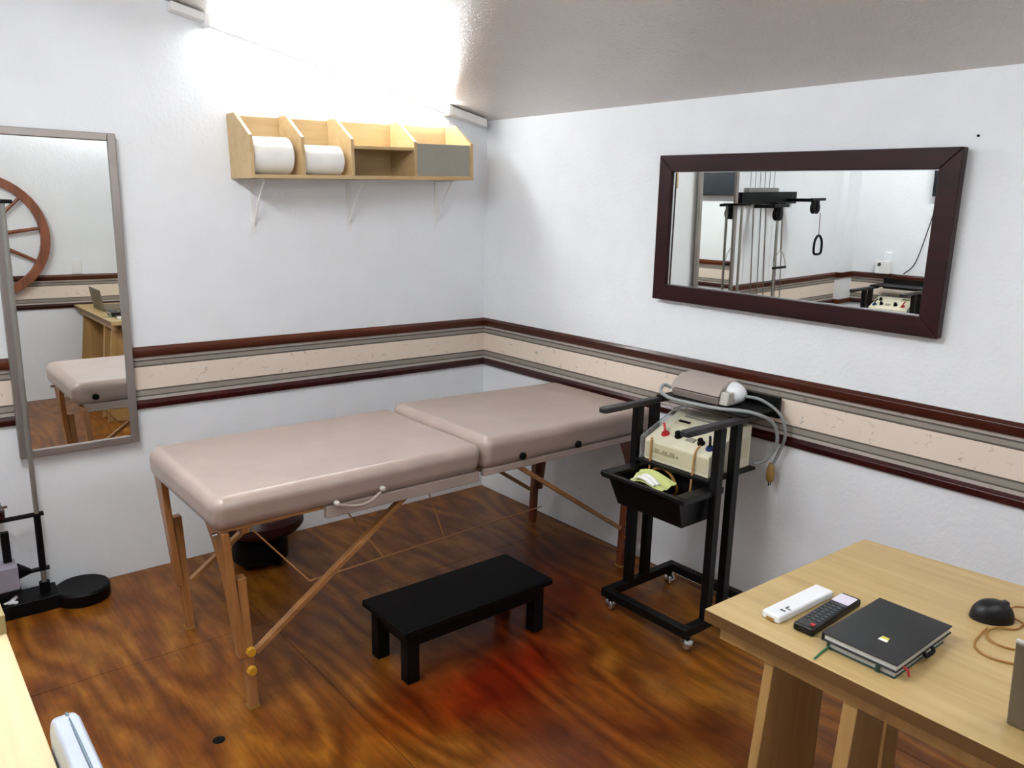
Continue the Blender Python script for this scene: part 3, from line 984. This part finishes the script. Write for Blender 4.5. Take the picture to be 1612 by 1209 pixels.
# ---- grey-brown box with white cap on the top shelf, its cable
t = thing('transformer_box', 'grey-brown box with a white rounded end cap on top of the trolley', 'box', (-0.15, -1.63, 0.876))
B().prism([(-0.225, 0.910), (-0.205, 0.938), (-0.16, 0.962), (-0.085, 0.962), (-0.06, 0.935), (-0.06, 0.910)], 'y', -1.755, -1.525).done('upper_shell', M['boxg'], t, bevel=0.004)
B().prism([(-0.225, 0.907), (-0.06, 0.907), (-0.07, 0.876), (-0.215, 0.876)], 'y', -1.750, -1.53).done('lower_shell', M['boxd'], t, bevel=0.004)
b = B()
b.lathe([(0.006, -0.045), (0.022, -0.040), (0.036, -0.022), (0.043, 0.0), (0.043, 0.012)], (-0.135, -1.768, 0.918), 20, 'y')
b.done('end_cap', M['white'], t, smooth=True, label='white rounded end cap')
B().prism([(-0.215, 0.879), (-0.12, 0.879), (-0.13, 0.93), (-0.205, 0.93)], 'y', -1.79, -1.752).done('end_block', M['rim'], t, bevel=0.006)
tag(B().tube([(-0.215, -1.522, 0.905), (-0.24, -1.505, 0.915), (-0.27, -1.515, 0.895), (-0.29, -1.58, 0.882), (-0.29, -1.68, 0.882), (-0.27, -1.80, 0.8825), (-0.22, -1.895, 0.882), (-0.13, -1.935, 0.84), (-0.08, -1.935, 0.76), (-0.075, -1.90, 0.68), (-0.08, -1.87, 0.655), (-0.1, -1.852, 0.65)], 0.007, 8).done('grey_cable', M['greycable'], smooth=True), 'thick grey cable looping in front of the grey-brown box', 'cable')
pc = thing('power_cable', 'grey power cable with brown plug hanging beside the trolley', 'cable', (-0.1, -1.9, 0.65))
B().tube([(-0.135, -1.812, 0.915), (-0.10, -1.865, 0.905), (-0.06, -1.925, 0.855), (-0.045, -1.945, 0.78), (-0.045, -1.925, 0.70), (-0.05, -1.905, 0.645)], 0.006, 8).done('cord', M['greycable'], pc, smooth=True)
B().lathe([(0.008, 0.045), (0.013, 0.03), (0.017, 0.005), (0.016, -0.02), (0.010, -0.03)], (-0.05, -1.902, 0.61), 14).done('plug', M['plug'], pc, smooth=True)
b = B()
for q in (-0.006, 0.006):
    b.box((-0.05 + q - 0.0015, -1.905, 0.563), (-0.05 + q + 0.0015, -1.899, 0.582))
b.done('prong', M['chrome'], pc)

# ------------------------------------------------------------------ oak desk at the right
t = thing('oak_desk', 'pale oak desk with panel legs in the right-hand corner, nearest the camera', 'desk', (-1.0, -3.0, 0))
top = [(-1.357, -2.571), (-0.694, -2.592), (-0.62, -3.25), (-0.60, -3.70), (-1.364, -3.70)]
B().prism(top, 'z', 0.722, 0.75).done('desktop', M['oak'], t, bevel=0.002)
B().box((-1.366, -3.70, 0.7225), (-1.3635, -2.573, 0.7485)).xf(Matrix.Translation((-1.357, -2.571, 0)) @ Matrix.Rotation(math.radians(-0.35), 4, 'Z') @ Matrix.Translation((1.364, 2.571, 0))).done('edge_band', M['edge'], t, label='browner edge band')
B().box((-1.335, -3.68, 0.684), (-1.315, -2.60, 0.722)).done('apron', M['oakz'], t, bevel=0.001)
B().box((-0.72, -3.68, 0.66), (-0.70, -2.63, 0.722)).done('apron', M['oakz'], t, bevel=0.001)
for yy in (-2.73, -3.60):
    b = B()
    b.prism([(-1.325, 0.684), (-1.10, 0.684), (-1.10, 0.0), (-1.40, 0.0)], 'y', yy, yy + 0.022)
    b.done('leg_panel', M['oakz'], t, bevel=0.002)
    b = B()
    b.prism([(-1.10, 0.69), (-0.72, 0.69), (-0.72, 0.0), (-1.0, 0.0), (-1.0, 0.5)], 'y', yy + 0.028, yy + 0.05)
b = B()
b.prism([(-1.330, 0.684), (-1.20, 0.684), (-1.22, 0.0), (-1.395, 0.0)], 'y', -2.915, -2.885)
b.done('leg_post', M['oakz'], t, bevel=0.002)
B().box((-0.80, -2.76, 0.0), (-0.72, -2.73, 0.66)).done('leg_post', M['oakz'], t, bevel=0.002)
B().box((-0.80, -3.60, 0.0), (-0.72, -3.57, 0.66)).done('leg_post', M['oakz'], t, bevel=0.002)


def slab(poly, z0, z1, name, mat, parent, bevel=0.002, seg=2, label=None):
    return B().prism(poly, 'z', z0, z1).done(name, mat, parent, bevel=bevel, seg=seg, label=label)


def quad(c, ax, L, W):
    """rectangle corners about c, long axis ax (unit 2-D)"""
    a = Vector(ax).normalized()
    n_ = Vector((-a.y, a.x))
    c = Vector(c)
    return [tuple(c - a * L / 2 - n_ * W / 2), tuple(c + a * L / 2 - n_ * W / 2), tuple(c + a * L / 2 + n_ * W / 2), tuple(c - a * L / 2 + n_ * W / 2)]


# white remote control
t = thing('white_remote', 'slim white remote control lying on the oak desk near its corner', 'remote control', (-1.185, -2.69, 0.75))
ax = Vector((1.0, -0.03)).normalized()
slab(quad((-1.184, -2.692), ax, 0.208, 0.045), 0.7502, 0.768, 'shell', M['white'], t, 0.005, 3)
for i, (u, v, L, W) in enumerate(((-0.072, -0.008, 0.006, 0.012), (-0.058, -0.012, 0.004, 0.012), (-0.052, -0.006, 0.012, 0.004))):
    c = Vector((-1.184, -2.692)) + ax * u + Vector((-ax.y, ax.x)) * v
    slab(quad(c, ax, L, W), 0.768, 0.7684, 'printed_mark', M['glyph'], t, 0)
slab(quad(Vector((-1.184, -2.692)) + ax * -0.1045, ax, 0.003, 0.018), 0.7525, 0.759, 'infrared_window', M['plug'], t, 0)

# black remote control
t = thing('black_remote', 'black television remote with many buttons beside the stacked notebooks', 'remote control', (-1.175, -2.76, 0.75))
ax = Vector((1.0, 0.03)).normalized()
nx_ = Vector((-ax.y, ax.x))
cc = Vector((-1.175, -2.757))
slab(quad(cc, ax, 0.212, 0.046), 0.7502, 0.769, 'shell', M['blackp'], t, 0.006, 3)
slab(quad(cc + ax * 0.072, ax, 0.046, 0.038), 0.769, 0.7695, 'printed_label', M['screen'], t, 0, label='white and lilac printed patch')
for r_ in range(8):
    for c_ in range(3):
        p = cc + ax * (0.036 - r_ * 0.0145) + nx_ * (c_ - 1) * 0.0125
        last = r_ == 7 and c_ == 0
        slab(quad(p, ax, 0.0075, 0.008), 0.769, 0.7704, 'button', M['key'], t, 0)
slab(quad(cc + ax * -0.088 - nx_ * 0.012, ax, 0.009, 0.009), 0.769, 0.7708, 'power_button', M['red'], t, 0, label='red power button')


# two notebooks, the black one on top
def notebook(name, label, q, z0, z1, cover, prt):
    t = thing(name, label, 'notebook', ((q[0][0] + q[2][0]) / 2, (q[0][1] + q[2][1]) / 2, z0), 'notebooks stacked on the desk')
    slab(q, z0, z0 + 0.003, 'back_cover', cover, t, 0.001)
    c = Vector(((q[0][0] + q[2][0]) / 2, (q[0][1] + q[2][1]) / 2))
    qi = [tuple(c + (Vector(p) - c) * 0.965) for p in q]
    slab(qi, z0 + 0.003, z1 - 0.003, 'pages', M['page'], t, 0)
    slab(q, z1 - 0.003, z1, 'front_cover', cover, t, 0.001)
    # spine along the far (y max) long side
    a, b_ = Vector(q[2]), Vector(q[3])
    B().bar((a.x, a.y, (z0 + z1) / 2), (b_.x, b_.y, (z0 + z1) / 2), 0.004, z1 - z0, (0, 0, 1)).done('spine', cover, t, bevel=0.001)
    return t


t1 = notebook('notebook', 'dark green notebook underneath the black one on the desk', [(-1.292, -2.958), (-1.080, -2.958), (-1.080, -2.822), (-1.292, -2.822)], 0.7502, 0.7655, M['greend'], 0)
B().box((-1.2945, -2.929, 0.7500), (-1.2915, -2.921, 0.7660)).box((-1.292, -2.929, 0.7655), (-1.08, -2.921, 0.7662)).done('elastic_band', M['greend'], t1)
B().tube([(-1.292, -2.826, 0.7555), (-1.312, -2.824, 0.752), (-1.335, -2.826, 0.7515), (-1.350, -2.828, 0.7515)], 0.0022, 6).done('ribbon', M['green'], t1, smooth=True, label='green ribbon bookmark')
t2 = notebook('notebook', 'black notebook with a yellow and white sticker, on top of the green one', [(-1.298, -2.962), (-1.058, -2.962), (-1.058, -2.812), (-1.298, -2.812)], 0.7663, 0.7835, M['navy'], 1)
B().tube([(-1.272, -2.963, 0.772), (-1.273, -2.972, 0.768), (-1.274, -2.976, 0.758)], 0.0025, 6).done('ribbon', M['red'], t2, smooth=True, label='dark red ribbon end')
B().tube([(-1.19, -2.964, 0.772), (-1.19, -2.970, 0.7665), (-1.16, -2.970, 0.7665), (-1.155, -2.964, 0.772)], 0.004, 6).done('pen_loop', M['black'], t2, smooth=True)
slab(quad((-1.229, -2.9015), (0, 1), 0.017, 0.009), 0.7835, 0.7839, 'sticker_patch', M['paper'], t2, 0, label='white half of the sticker')
slab(quad((-1.2195, -2.9005), (0, 1), 0.015, 0.010), 0.7835, 0.7839, 'sticker_patch', M['yellow'], t2, 0, label='yellow half of the sticker')

# mouse with cable
t = thing('computer_mouse', 'black computer mouse with coiled cable on the oak desk', 'mouse', (-0.90, -2.985, 0.75))
b = B()
N, K = 22, 8
cen = Vector((-0.888, -2.978, 0.75))
ma = Vector((0.75, -0.66, 0)).normalized()
mb_ = Vector((-ma.y, ma.x, 0))
rings = []
for k_ in range(K):
    ph = k_ / (K - 1) * PI / 2 * 0.97
    rings.append([b.bm.verts.new(cen + ma * (0.046 * math.cos(a_) * math.cos(ph) ** 0.75) + mb_ * (0.034 * math.sin(a_) * math.cos(ph) ** 0.75) + Vector((0, 0, 0.0005 + 0.043 * math.sin(ph)))) for a_ in [2 * PI * i / N for i in range(N)]])
for k_ in range(K - 1):
    for i in range(N):
        j = (i + 1) % N
        b.bm.faces.new((rings[k_][i], rings[k_][j], rings[k_ + 1][j], rings[k_ + 1][i]))
b.bm.faces.new(rings[0][::-1]); b.bm.faces.new(rings[-1])
b.done('shell', M['blackp'], t, smooth=True)
w_c = cen + ma * 0.024 + Vector((0, 0, 0.036))
B().cyl(w_c - mb_ * 0.004, w_c + mb_ * 0.004, 0.008, 14).done('scroll_wheel', M['key'], t, smooth=True)
zc_ = 0.7525
B().tube([(-0.945, -2.99, zc_), (-0.98, -2.992, zc_), (-1.03, -2.998, zc_), (-1.058, -3.016, zc_), (-1.066, -3.045, zc_), (-1.048, -3.085, zc_), (-1.0, -3.13, zc_), (-0.94, -3.15, zc_), (-0.90, -3.12, zc_), (-0.93, -3.08, zc_ + 0.001), (-0.99, -3.062, zc_), (-0.998, -3.02, zc_), (-0.972, -3.0, zc_ + 0.004), (-0.93, -3.006, zc_ + 0.003), (-0.90, -3.03, zc_), (-0.86, -3.035, zc_), (-0.80, -3.06, zc_), (-0.76, -3.04, zc_), (-0.80, -2.992, zc_ + 0.003), (-0.85, -3.005, zc_ + 0.002), (-0.87, -3.04, zc_ + 0.003), (-0.92, -3.10, zc_ + 0.004), (-0.98, -3.16, zc_ + 0.002)], 0.0021, 6).done('cable', M['brown'], t, smooth=True)

# laptop at the right edge of the frame
t = thing('laptop', 'open warm grey laptop seen from behind at the right edge of the desk', 'laptop', (-1.2, -3.3, 0.75))
B().box((-1.262, -3.475, 0.7505), (-1.03, -3.142, 0.768)).done('keyboard_base', M['laptop'], t, bevel=0.003)
lm = Matrix.Translation((-1.264, 0, 0.764)) @ Matrix.Rotation(math.radians(-9), 4, 'Y')
B().box((-0.007, -3.475, -0.013), (0.0, -3.140, 0.153)).xf(lm).done('lid', M['laptop'], t, bevel=0.003)
B().box((-0.006, -3.475, 0.1525), (0.001, -3.140, 0.1575)).xf(lm).done('lid_rim', M['rim'], t, bevel=0.001)

# ------------------------------------------------------------------ pine table at the lower left, chair tucked under it
t = thing('pine_table', 'pale pine table top at the lower left edge of the picture', 'table', (-2.9, -2.5, 0))
B().box((-3.25, -3.3, 0.722), (-2.562, -1.672, 0.75)).done('tabletop', M['pine'], t, bevel=0.002)
B().box((-3.22, -3.25, 0.66), (-2.60, -1.70, 0.722)).done('apron', M['pine'], t)
for x in (-3.2, -2.63):
    for y in (-3.24, -1.74):
        B().box((x - 0.025, y - 0.025, 0), (x + 0.025, y + 0.025, 0.66)).done('leg', M['pine'], t, bevel=0.002)
bb_ = thing('wooden_box', 'dull beige wooden box at the far end of the pine table', 'box', (-2.68, -1.70, 0.75))
B().box((-2.80, -1.79, 0.7502), (-2.561, -1.676, 0.790)).done('body', M['olive'], bb_, bevel=0.002)
B().cyl((-2.62, -1.676, 0.775), (-2.62, -1.6735, 0.775), 0.012, 14).done('finger_hole', M['slot'], bb_)
t = thing('padded_chair', 'blue-grey padded chair tucked against the pine table', 'chair', (-2.72, -2.45, 0))
b = B()
pts = []
for (y, z) in ((-2.70, 0.46), (-2.70, 0.772), (-2.68, 0.80), (-2.655, 0.81), (-2.25, 0.81), (-2.225, 0.80), (-2.205, 0.772), (-2.205, 0.46)):
    pts.append((y, z))
b.prism(pts, 'x', -2.559, -2.520)
bk = b.done('backrest', M['bluegrey'], t, bevel=0.010, seg=4)
sub(B().tube([(-2.536, -2.2065, 0.50), (-2.536, -2.2065, 0.76), (-2.536, -2.236, 0.793), (-2.536, -2.268, 0.8090), (-2.536, -2.65, 0.8090), (-2.536, -2.698, 0.77)], 0.0022, 6).done('piping', M['seam'], smooth=True), bk)
B().box((-2.98, -2.69, 0.43), (-2.56, -2.215, 0.49)).done('seat', M['bluegrey'], t, bevel=0.018, seg=3)
for x in (-2.95, -2.53):
    for y in (-2.66, -2.245):
        B().cyl((x, y, 0.0), (x, y, 0.44 if x < -2.6 else 0.5), 0.012, 10).done('leg', M['chrome'], t, smooth=True)

# ------------------------------------------------------------------ pulley machine on the back wall (left edge of frame)
t = thing('pulley_machine', 'black wall pulley machine with grey guide rods at the left edge', 'exercise machine', (-2.6, -0.1, 0))
B().box((-2.95, -0.165, 0.0), (-2.222, -0.03, 0.058)).done('base_box', M['black'], t, bevel=0.004)
B().box((-3.04, -0.05, 1.572), (-2.335, -0.004, 1.66)).done('head_plate', M['blackm'], t, bevel=0.003)
for x in (-2.268, -2.72):
    B().cyl((x, -0.10, 0.058), (x, -0.10, 1.575), 0.0095, 14).done('guide_rod', M['greyrod'], t, smooth=True)
    B().box((x - 0.085, -0.115, 1.569), (x + 0.031, -0.02, 1.583)).done('rod_bracket', M['black'], t, bevel=0.001)
    B().cyl((x, -0.10, 0.15), (x, -0.10, 0.388), 0.0125, 14).done('rubber_sleeve', M['black'], t, smooth=True)
    B().cyl((x, -0.10, 0.04), (x, -0.10, 0.10), 0.019, 14).done('rod_collar', M['black'], t, smooth=True)
B().cyl((-2.95, -0.10, 0.384), (-2.245, -0.10, 0.384), 0.009, 10).done('cross_bar', M['black'], t, smooth=True)
b = B()
b.cyl((-2.245, -0.10, 0.155), (-2.31, -0.10, 0.155), 0.009, 12)
b.cyl((-2.31, -0.10, 0.155), (-2.356, -0.10, 0.165), 0.010, 16, 0.034)
b.done('flared_arm', M['black'], t, smooth=True)
B().box((-2.70, -0.15, 0.112), (-2.356, -0.05, 0.205)).done('weight_block', M['greyw'], t, bevel=0.003, label='grey weight block')
B().box((-2.70, -0.152, 0.094), (-2.352, -0.048, 0.112)).done('weight_tray', M['black'], t, bevel=0.002)
B().box((-2.394, -0.09, 0.205), (-2.366, -0.07, 0.33)).done('lift_post', M['black'], t, bevel=0.002)
b = B()
b.lathe([(0.098, 0.0), (0.102, 0.006), (0.102, 0.048), (0.096, 0.056), (0.03, 0.054)], (-2.14, -0.122, 0.0), 40)
b.box((-2.25, -0.15, 0.0), (-2.19, -0.09, 0.04))
b.done('round_pedal', M['black'], t, smooth=True, label='black round pedal disc')
for i, x in enumerate((-2.47, -2.56, -2.64, -2.79, -2.86)):
    B().cyl((x, -0.11 + 0.02 * (i % 2), 0.058), (x + random.uniform(-.02, .02), -0.05, 1.575), 0.004, 6).done('rope', M['rope'], t, smooth=True)


def arm(x, y1, z):
    b = B()
    b.box((x - 0.018, y1, z - 0.012), (x + 0.018, -0.05, z + 0.012))
    b.box((x - 0.09, y1 - 0.012, z - 0.004), (x + 0.09, y1 + 0.012, z + 0.016))
    a_ = b.done('pulley_arm', M['blackm'], t, bevel=0.002)
    w_ = B()
    w_.lathe([(0.012, -0.02), (0.045, -0.016), (0.045, -0.012), (0.036, -0.004), (0.036, 0.004), (0.045, 0.012), (0.045, 0.016), (0.012, 0.02)], (x, y1 + 0.02, z - 0.055), 20, 'y')
    w_.box((x - 0.016, y1 - 0.006, z - 0.08), (x + 0.016, y1 - 0.002, z))
    w_.box((x - 0.016, y1 + 0.042, z - 0.08), (x + 0.016, y1 + 0.046, z))
    sub(w_.done('pulley', M['black'], smooth=True), a_)
    return a_


arm(-2.50, -0.26, 1.56)
arm(-2.92, -0.30, 1.60)
# hook rack with thin rods standing on the head plate
b = B()
b.box((-2.80, -0.045, 1.66), (-2.42, -0.005, 1.69))
b.done('hook_rack', M['greyrod'], t, bevel=0.003)
for i in range(6):
    x = -2.76 + i * 0.06
    B().cyl((x, -0.025, 1.69), (x, -0.025, 1.83), 0.003, 6).done('hook_rod', M['chrome'], t, smooth=True)
# hanging cables and grips: they hang from the machine and can be unclipped
tt = thing('stirrup_handle', 'wire stirrup handle on a rope below the pulley machine arm', 'handle', (-2.56, -0.245, 1.1))
b = B()
b.tube([(-2.55, -0.245, 1.475), (-2.555, -0.245, 1.36), (-2.56, -0.245, 1.25)], 0.004, 6)
b.done('rope', M['rope'], tt, smooth=True)
b = B()
b.tube([(-2.56, -0.245, 1.25), (-2.52, -0.245, 1.22), (-2.485, -0.245, 1.15), (-2.485, -0.245, 1.125)], 0.003, 6)
b.tube([(-2.56, -0.245, 1.25), (-2.60, -0.245, 1.22), (-2.635, -0.245, 1.15), (-2.635, -0.245, 1.125)], 0.003, 6)
b.done('stirrup', M['greyrod'], tt, smooth=True)
B().cyl((-2.64, -0.245, 1.125), (-2.48, -0.245, 1.125), 0.009, 10).done('grip', M['black'], tt, smooth=True)
tt = thing('loop_handle', 'black rubber loop grip hanging from the outer pulley', 'handle', (-2.92, -0.32, 1.2))
b = B()
b.tube([(-2.92, -0.325, 1.51), (-2.925, -0.325, 1.42), (-2.925, -0.325, 1.345)], 0.004, 6)
b.done('chain', M['greyrod'], tt, smooth=True)
B().tube([(-2.925, -0.325, 1.345), (-2.88, -0.325, 1.31), (-2.872, -0.325, 1.24), (-2.89, -0.325, 1.21), (-2.96, -0.325, 1.21), (-2.978, -0.325, 1.24), (-2.97, -0.325, 1.31)], 0.009, 8, True).done('loop', M['black'], tt, smooth=True)
# small dumbbell and chrome clamp on the cross bar, wing nut on the base
t = thing('clamp_knob', 'maroon handle with chrome collar resting on the pulley machine cross bar', 'handle', (-2.40, -0.10, 0.393))
B().cyl((-2.40, -0.10, 0.393), (-2.40, -0.10, 0.425), 0.028, 18).done('foot', M['darkred'], t, smooth=True)
B().cyl((-2.40, -0.10, 0.425), (-2.40, -0.10, 0.455), 0.021, 14).box((-2.385, -0.105, 0.432), (-2.362, -0.095, 0.442)).done('collar', M['chrome'], t, smooth=True)
B().cyl((-2.405, -0.10, 0.455), (-2.405, -0.10, 0.58), 0.017, 14).done('grip', M['darkred'], t, smooth=True)
t = thing('wing_nut', 'shiny white wing nut on the black pulley machine base', 'wing nut', (-2.39, -0.17, 0.058))
b = B()
b.cyl((-2.392, -0.140, 0.058), (-2.392, -0.140, 0.068), 0.012, 12)
b.bar((-2.392, -0.140, 0.064), (-2.368, -0.128, 0.078), 0.012, 0.012)
b.bar((-2.392, -0.140, 0.064), (-2.372, -0.160, 0.064), 0.014, 0.010)
b.bar((-2.392, -0.140, 0.064), (-2.415, -0.143, 0.064), 0.009, 0.008)
b.done('wings', M['white'], t, bevel=0.003)

# ------------------------------------------------------------------ things on walls seen only in the mirrors
t = thing('wagon_wheel', 'brown wooden spoked wagon wheel reflected in the tall mirror', 'wheel', (-1.87, YF, 0.85))
wc = Vector((-1.96, YF + 0.045, 1.29))
R_ = 0.47
b = B()
n = 48
prof = [(R_ - 0.065, -0.022), (R_, -0.022), (R_, 0.022), (R_ - 0.065, 0.022)]
rg = []
for i in range(n):
    a = 2 * PI * i / n
    rg.append([b.bm.verts.new(wc + Vector((r * math.cos(a), h, r * math.sin(a)))) for r, h in prof])
for i in range(n):
    for q in range(4):
        b.bm.faces.new((rg[i][q], rg[i][(q + 1) % 4], rg[(i + 1) % n][(q + 1) % 4], rg[(i + 1) % n][q]))
b.done('rim', M['wheelw'], t, bevel=0.004)
B().cyl(wc + Vector((0, -0.04, 0)), wc + Vector((0, 0.05, 0)), 0.07, 24).done('hub', M['wheelw'], t, bevel=0.006)
for i in range(10):
    a = 2 * PI * (i + 0.25) / 10
    dr = Vector((math.cos(a), 0, math.sin(a)))
    B().cyl(wc + dr * 0.06, wc + dr * (R_ - 0.06), 0.017, 10, 0.012).done('spoke', M['wheelw'], t, smooth=True)
for nm, x, z, w2, h2, lab in (('socket_plate', -1.262, 0.60, 0.035, 0.055, 'ivory socket plate low on the wall, reflected in the tall mirror'), ('switch_plate', -1.317, 1.05, 0.035, 0.055, 'white switch plate above the rail, reflected in the tall mirror')):
    t = thing(nm, lab, 'outlet', (x, YF, z - h2))
    B().box((x - w2, YF, z - h2), (x + w2, YF + 0.008, z + h2)).done('plate', M['outlet' if nm[1] == 'o' else 'whitep'], t, bevel=0.002)
    for q in (-0.022, 0.022):
        B().box((x - 0.016, YF + 0.008, z + q - 0.014), (x + 0.016, YF + 0.011, z + q + 0.014)).done('receptacle', M['slot' if nm[1] == 'o' else 'whitep'], t, bevel=0.001)
t = thing('television', 'dark flat television high on the far left wall, seen in the mirrors', 'television', (XL, -1.2, 1.62))
B().box((XL + 0.05, -1.72, 1.62), (XL + 0.09, -0.68, 2.22)).done('screen_case', M['blackp'], t, bevel=0.004)
B().box((XL + 0.0895, -1.705, 1.64), (XL + 0.0915, -0.695, 2.205)).done('screen', M['tvs'], t)
B().box((XL, -1.3, 1.8), (XL + 0.05, -1.1, 2.0)).done('wall_mount', M['black'], t)
B().tube([(XL + 0.055, -0.72, 1.63), (XL + 0.02, -0.66, 1.4), (XL + 0.012, -0.58, 1.1), (XL + 0.024, -0.5, 1.0)], 0.004, 6).done('cable', M['black'], t, smooth=True)
t = thing('wall_dispenser', 'small white dispenser box on the far wall rail, seen in the wide mirror', 'dispenser', (XL, -0.33, 0.991))
B().box((XL + 0.0, -0.40, 0.994), (XL + 0.07, -0.28, 1.10)).done('body', M['whitep'], t, bevel=0.006)
B().box((XL + 0.0, -0.385, 1.10), (XL + 0.05, -0.335, 1.17)).done('reservoir', M['white'], t, bevel=0.006)
B().cyl((XL + 0.07, -0.315, 1.07), (XL + 0.075, -0.315, 1.07), 0.014, 12).done('button', M['slot'], t)


def dup(root, loc, rotz, zs, label, group=None):
    r = root.copy()
    COL.objects.link(r)
    r.location = loc
    r.rotation_euler = (0, 0, rotz)
    r.scale = (1, 1, zs)
    r['label'] = label
    if group:
        r['group'] = group
    for ch in root.children:
        c = ch.copy()
        COL.objects.link(c)
        c.parent = r
        c.matrix_parent_inverse = ch.matrix_parent_inverse.copy()
        for g in ch.children:
            d = g.copy()
            COL.objects.link(d)
            d.parent = c
            d.matrix_parent_inverse = g.matrix_parent_inverse.copy()
    return r


ob = {o.name: o for o in bpy.data.objects}
tr, un = ob['equipment_trolley'], ob['therapy_unit']
tr['group'] = 'trolleys carrying therapy units'
un['group'] = 'therapy units on trolleys'
dup(tr, (-3.62, -0.60, 0), PI, 1.06, 'second black trolley by the far wall, seen only in the wide mirror', 'trolleys carrying therapy units')
dup(un, (-3.67, -0.60, 0.64 * 1.06 + 0.0), PI, 1.06, 'second cream therapy unit, seen only in the wide mirror', 'therapy units on trolleys')
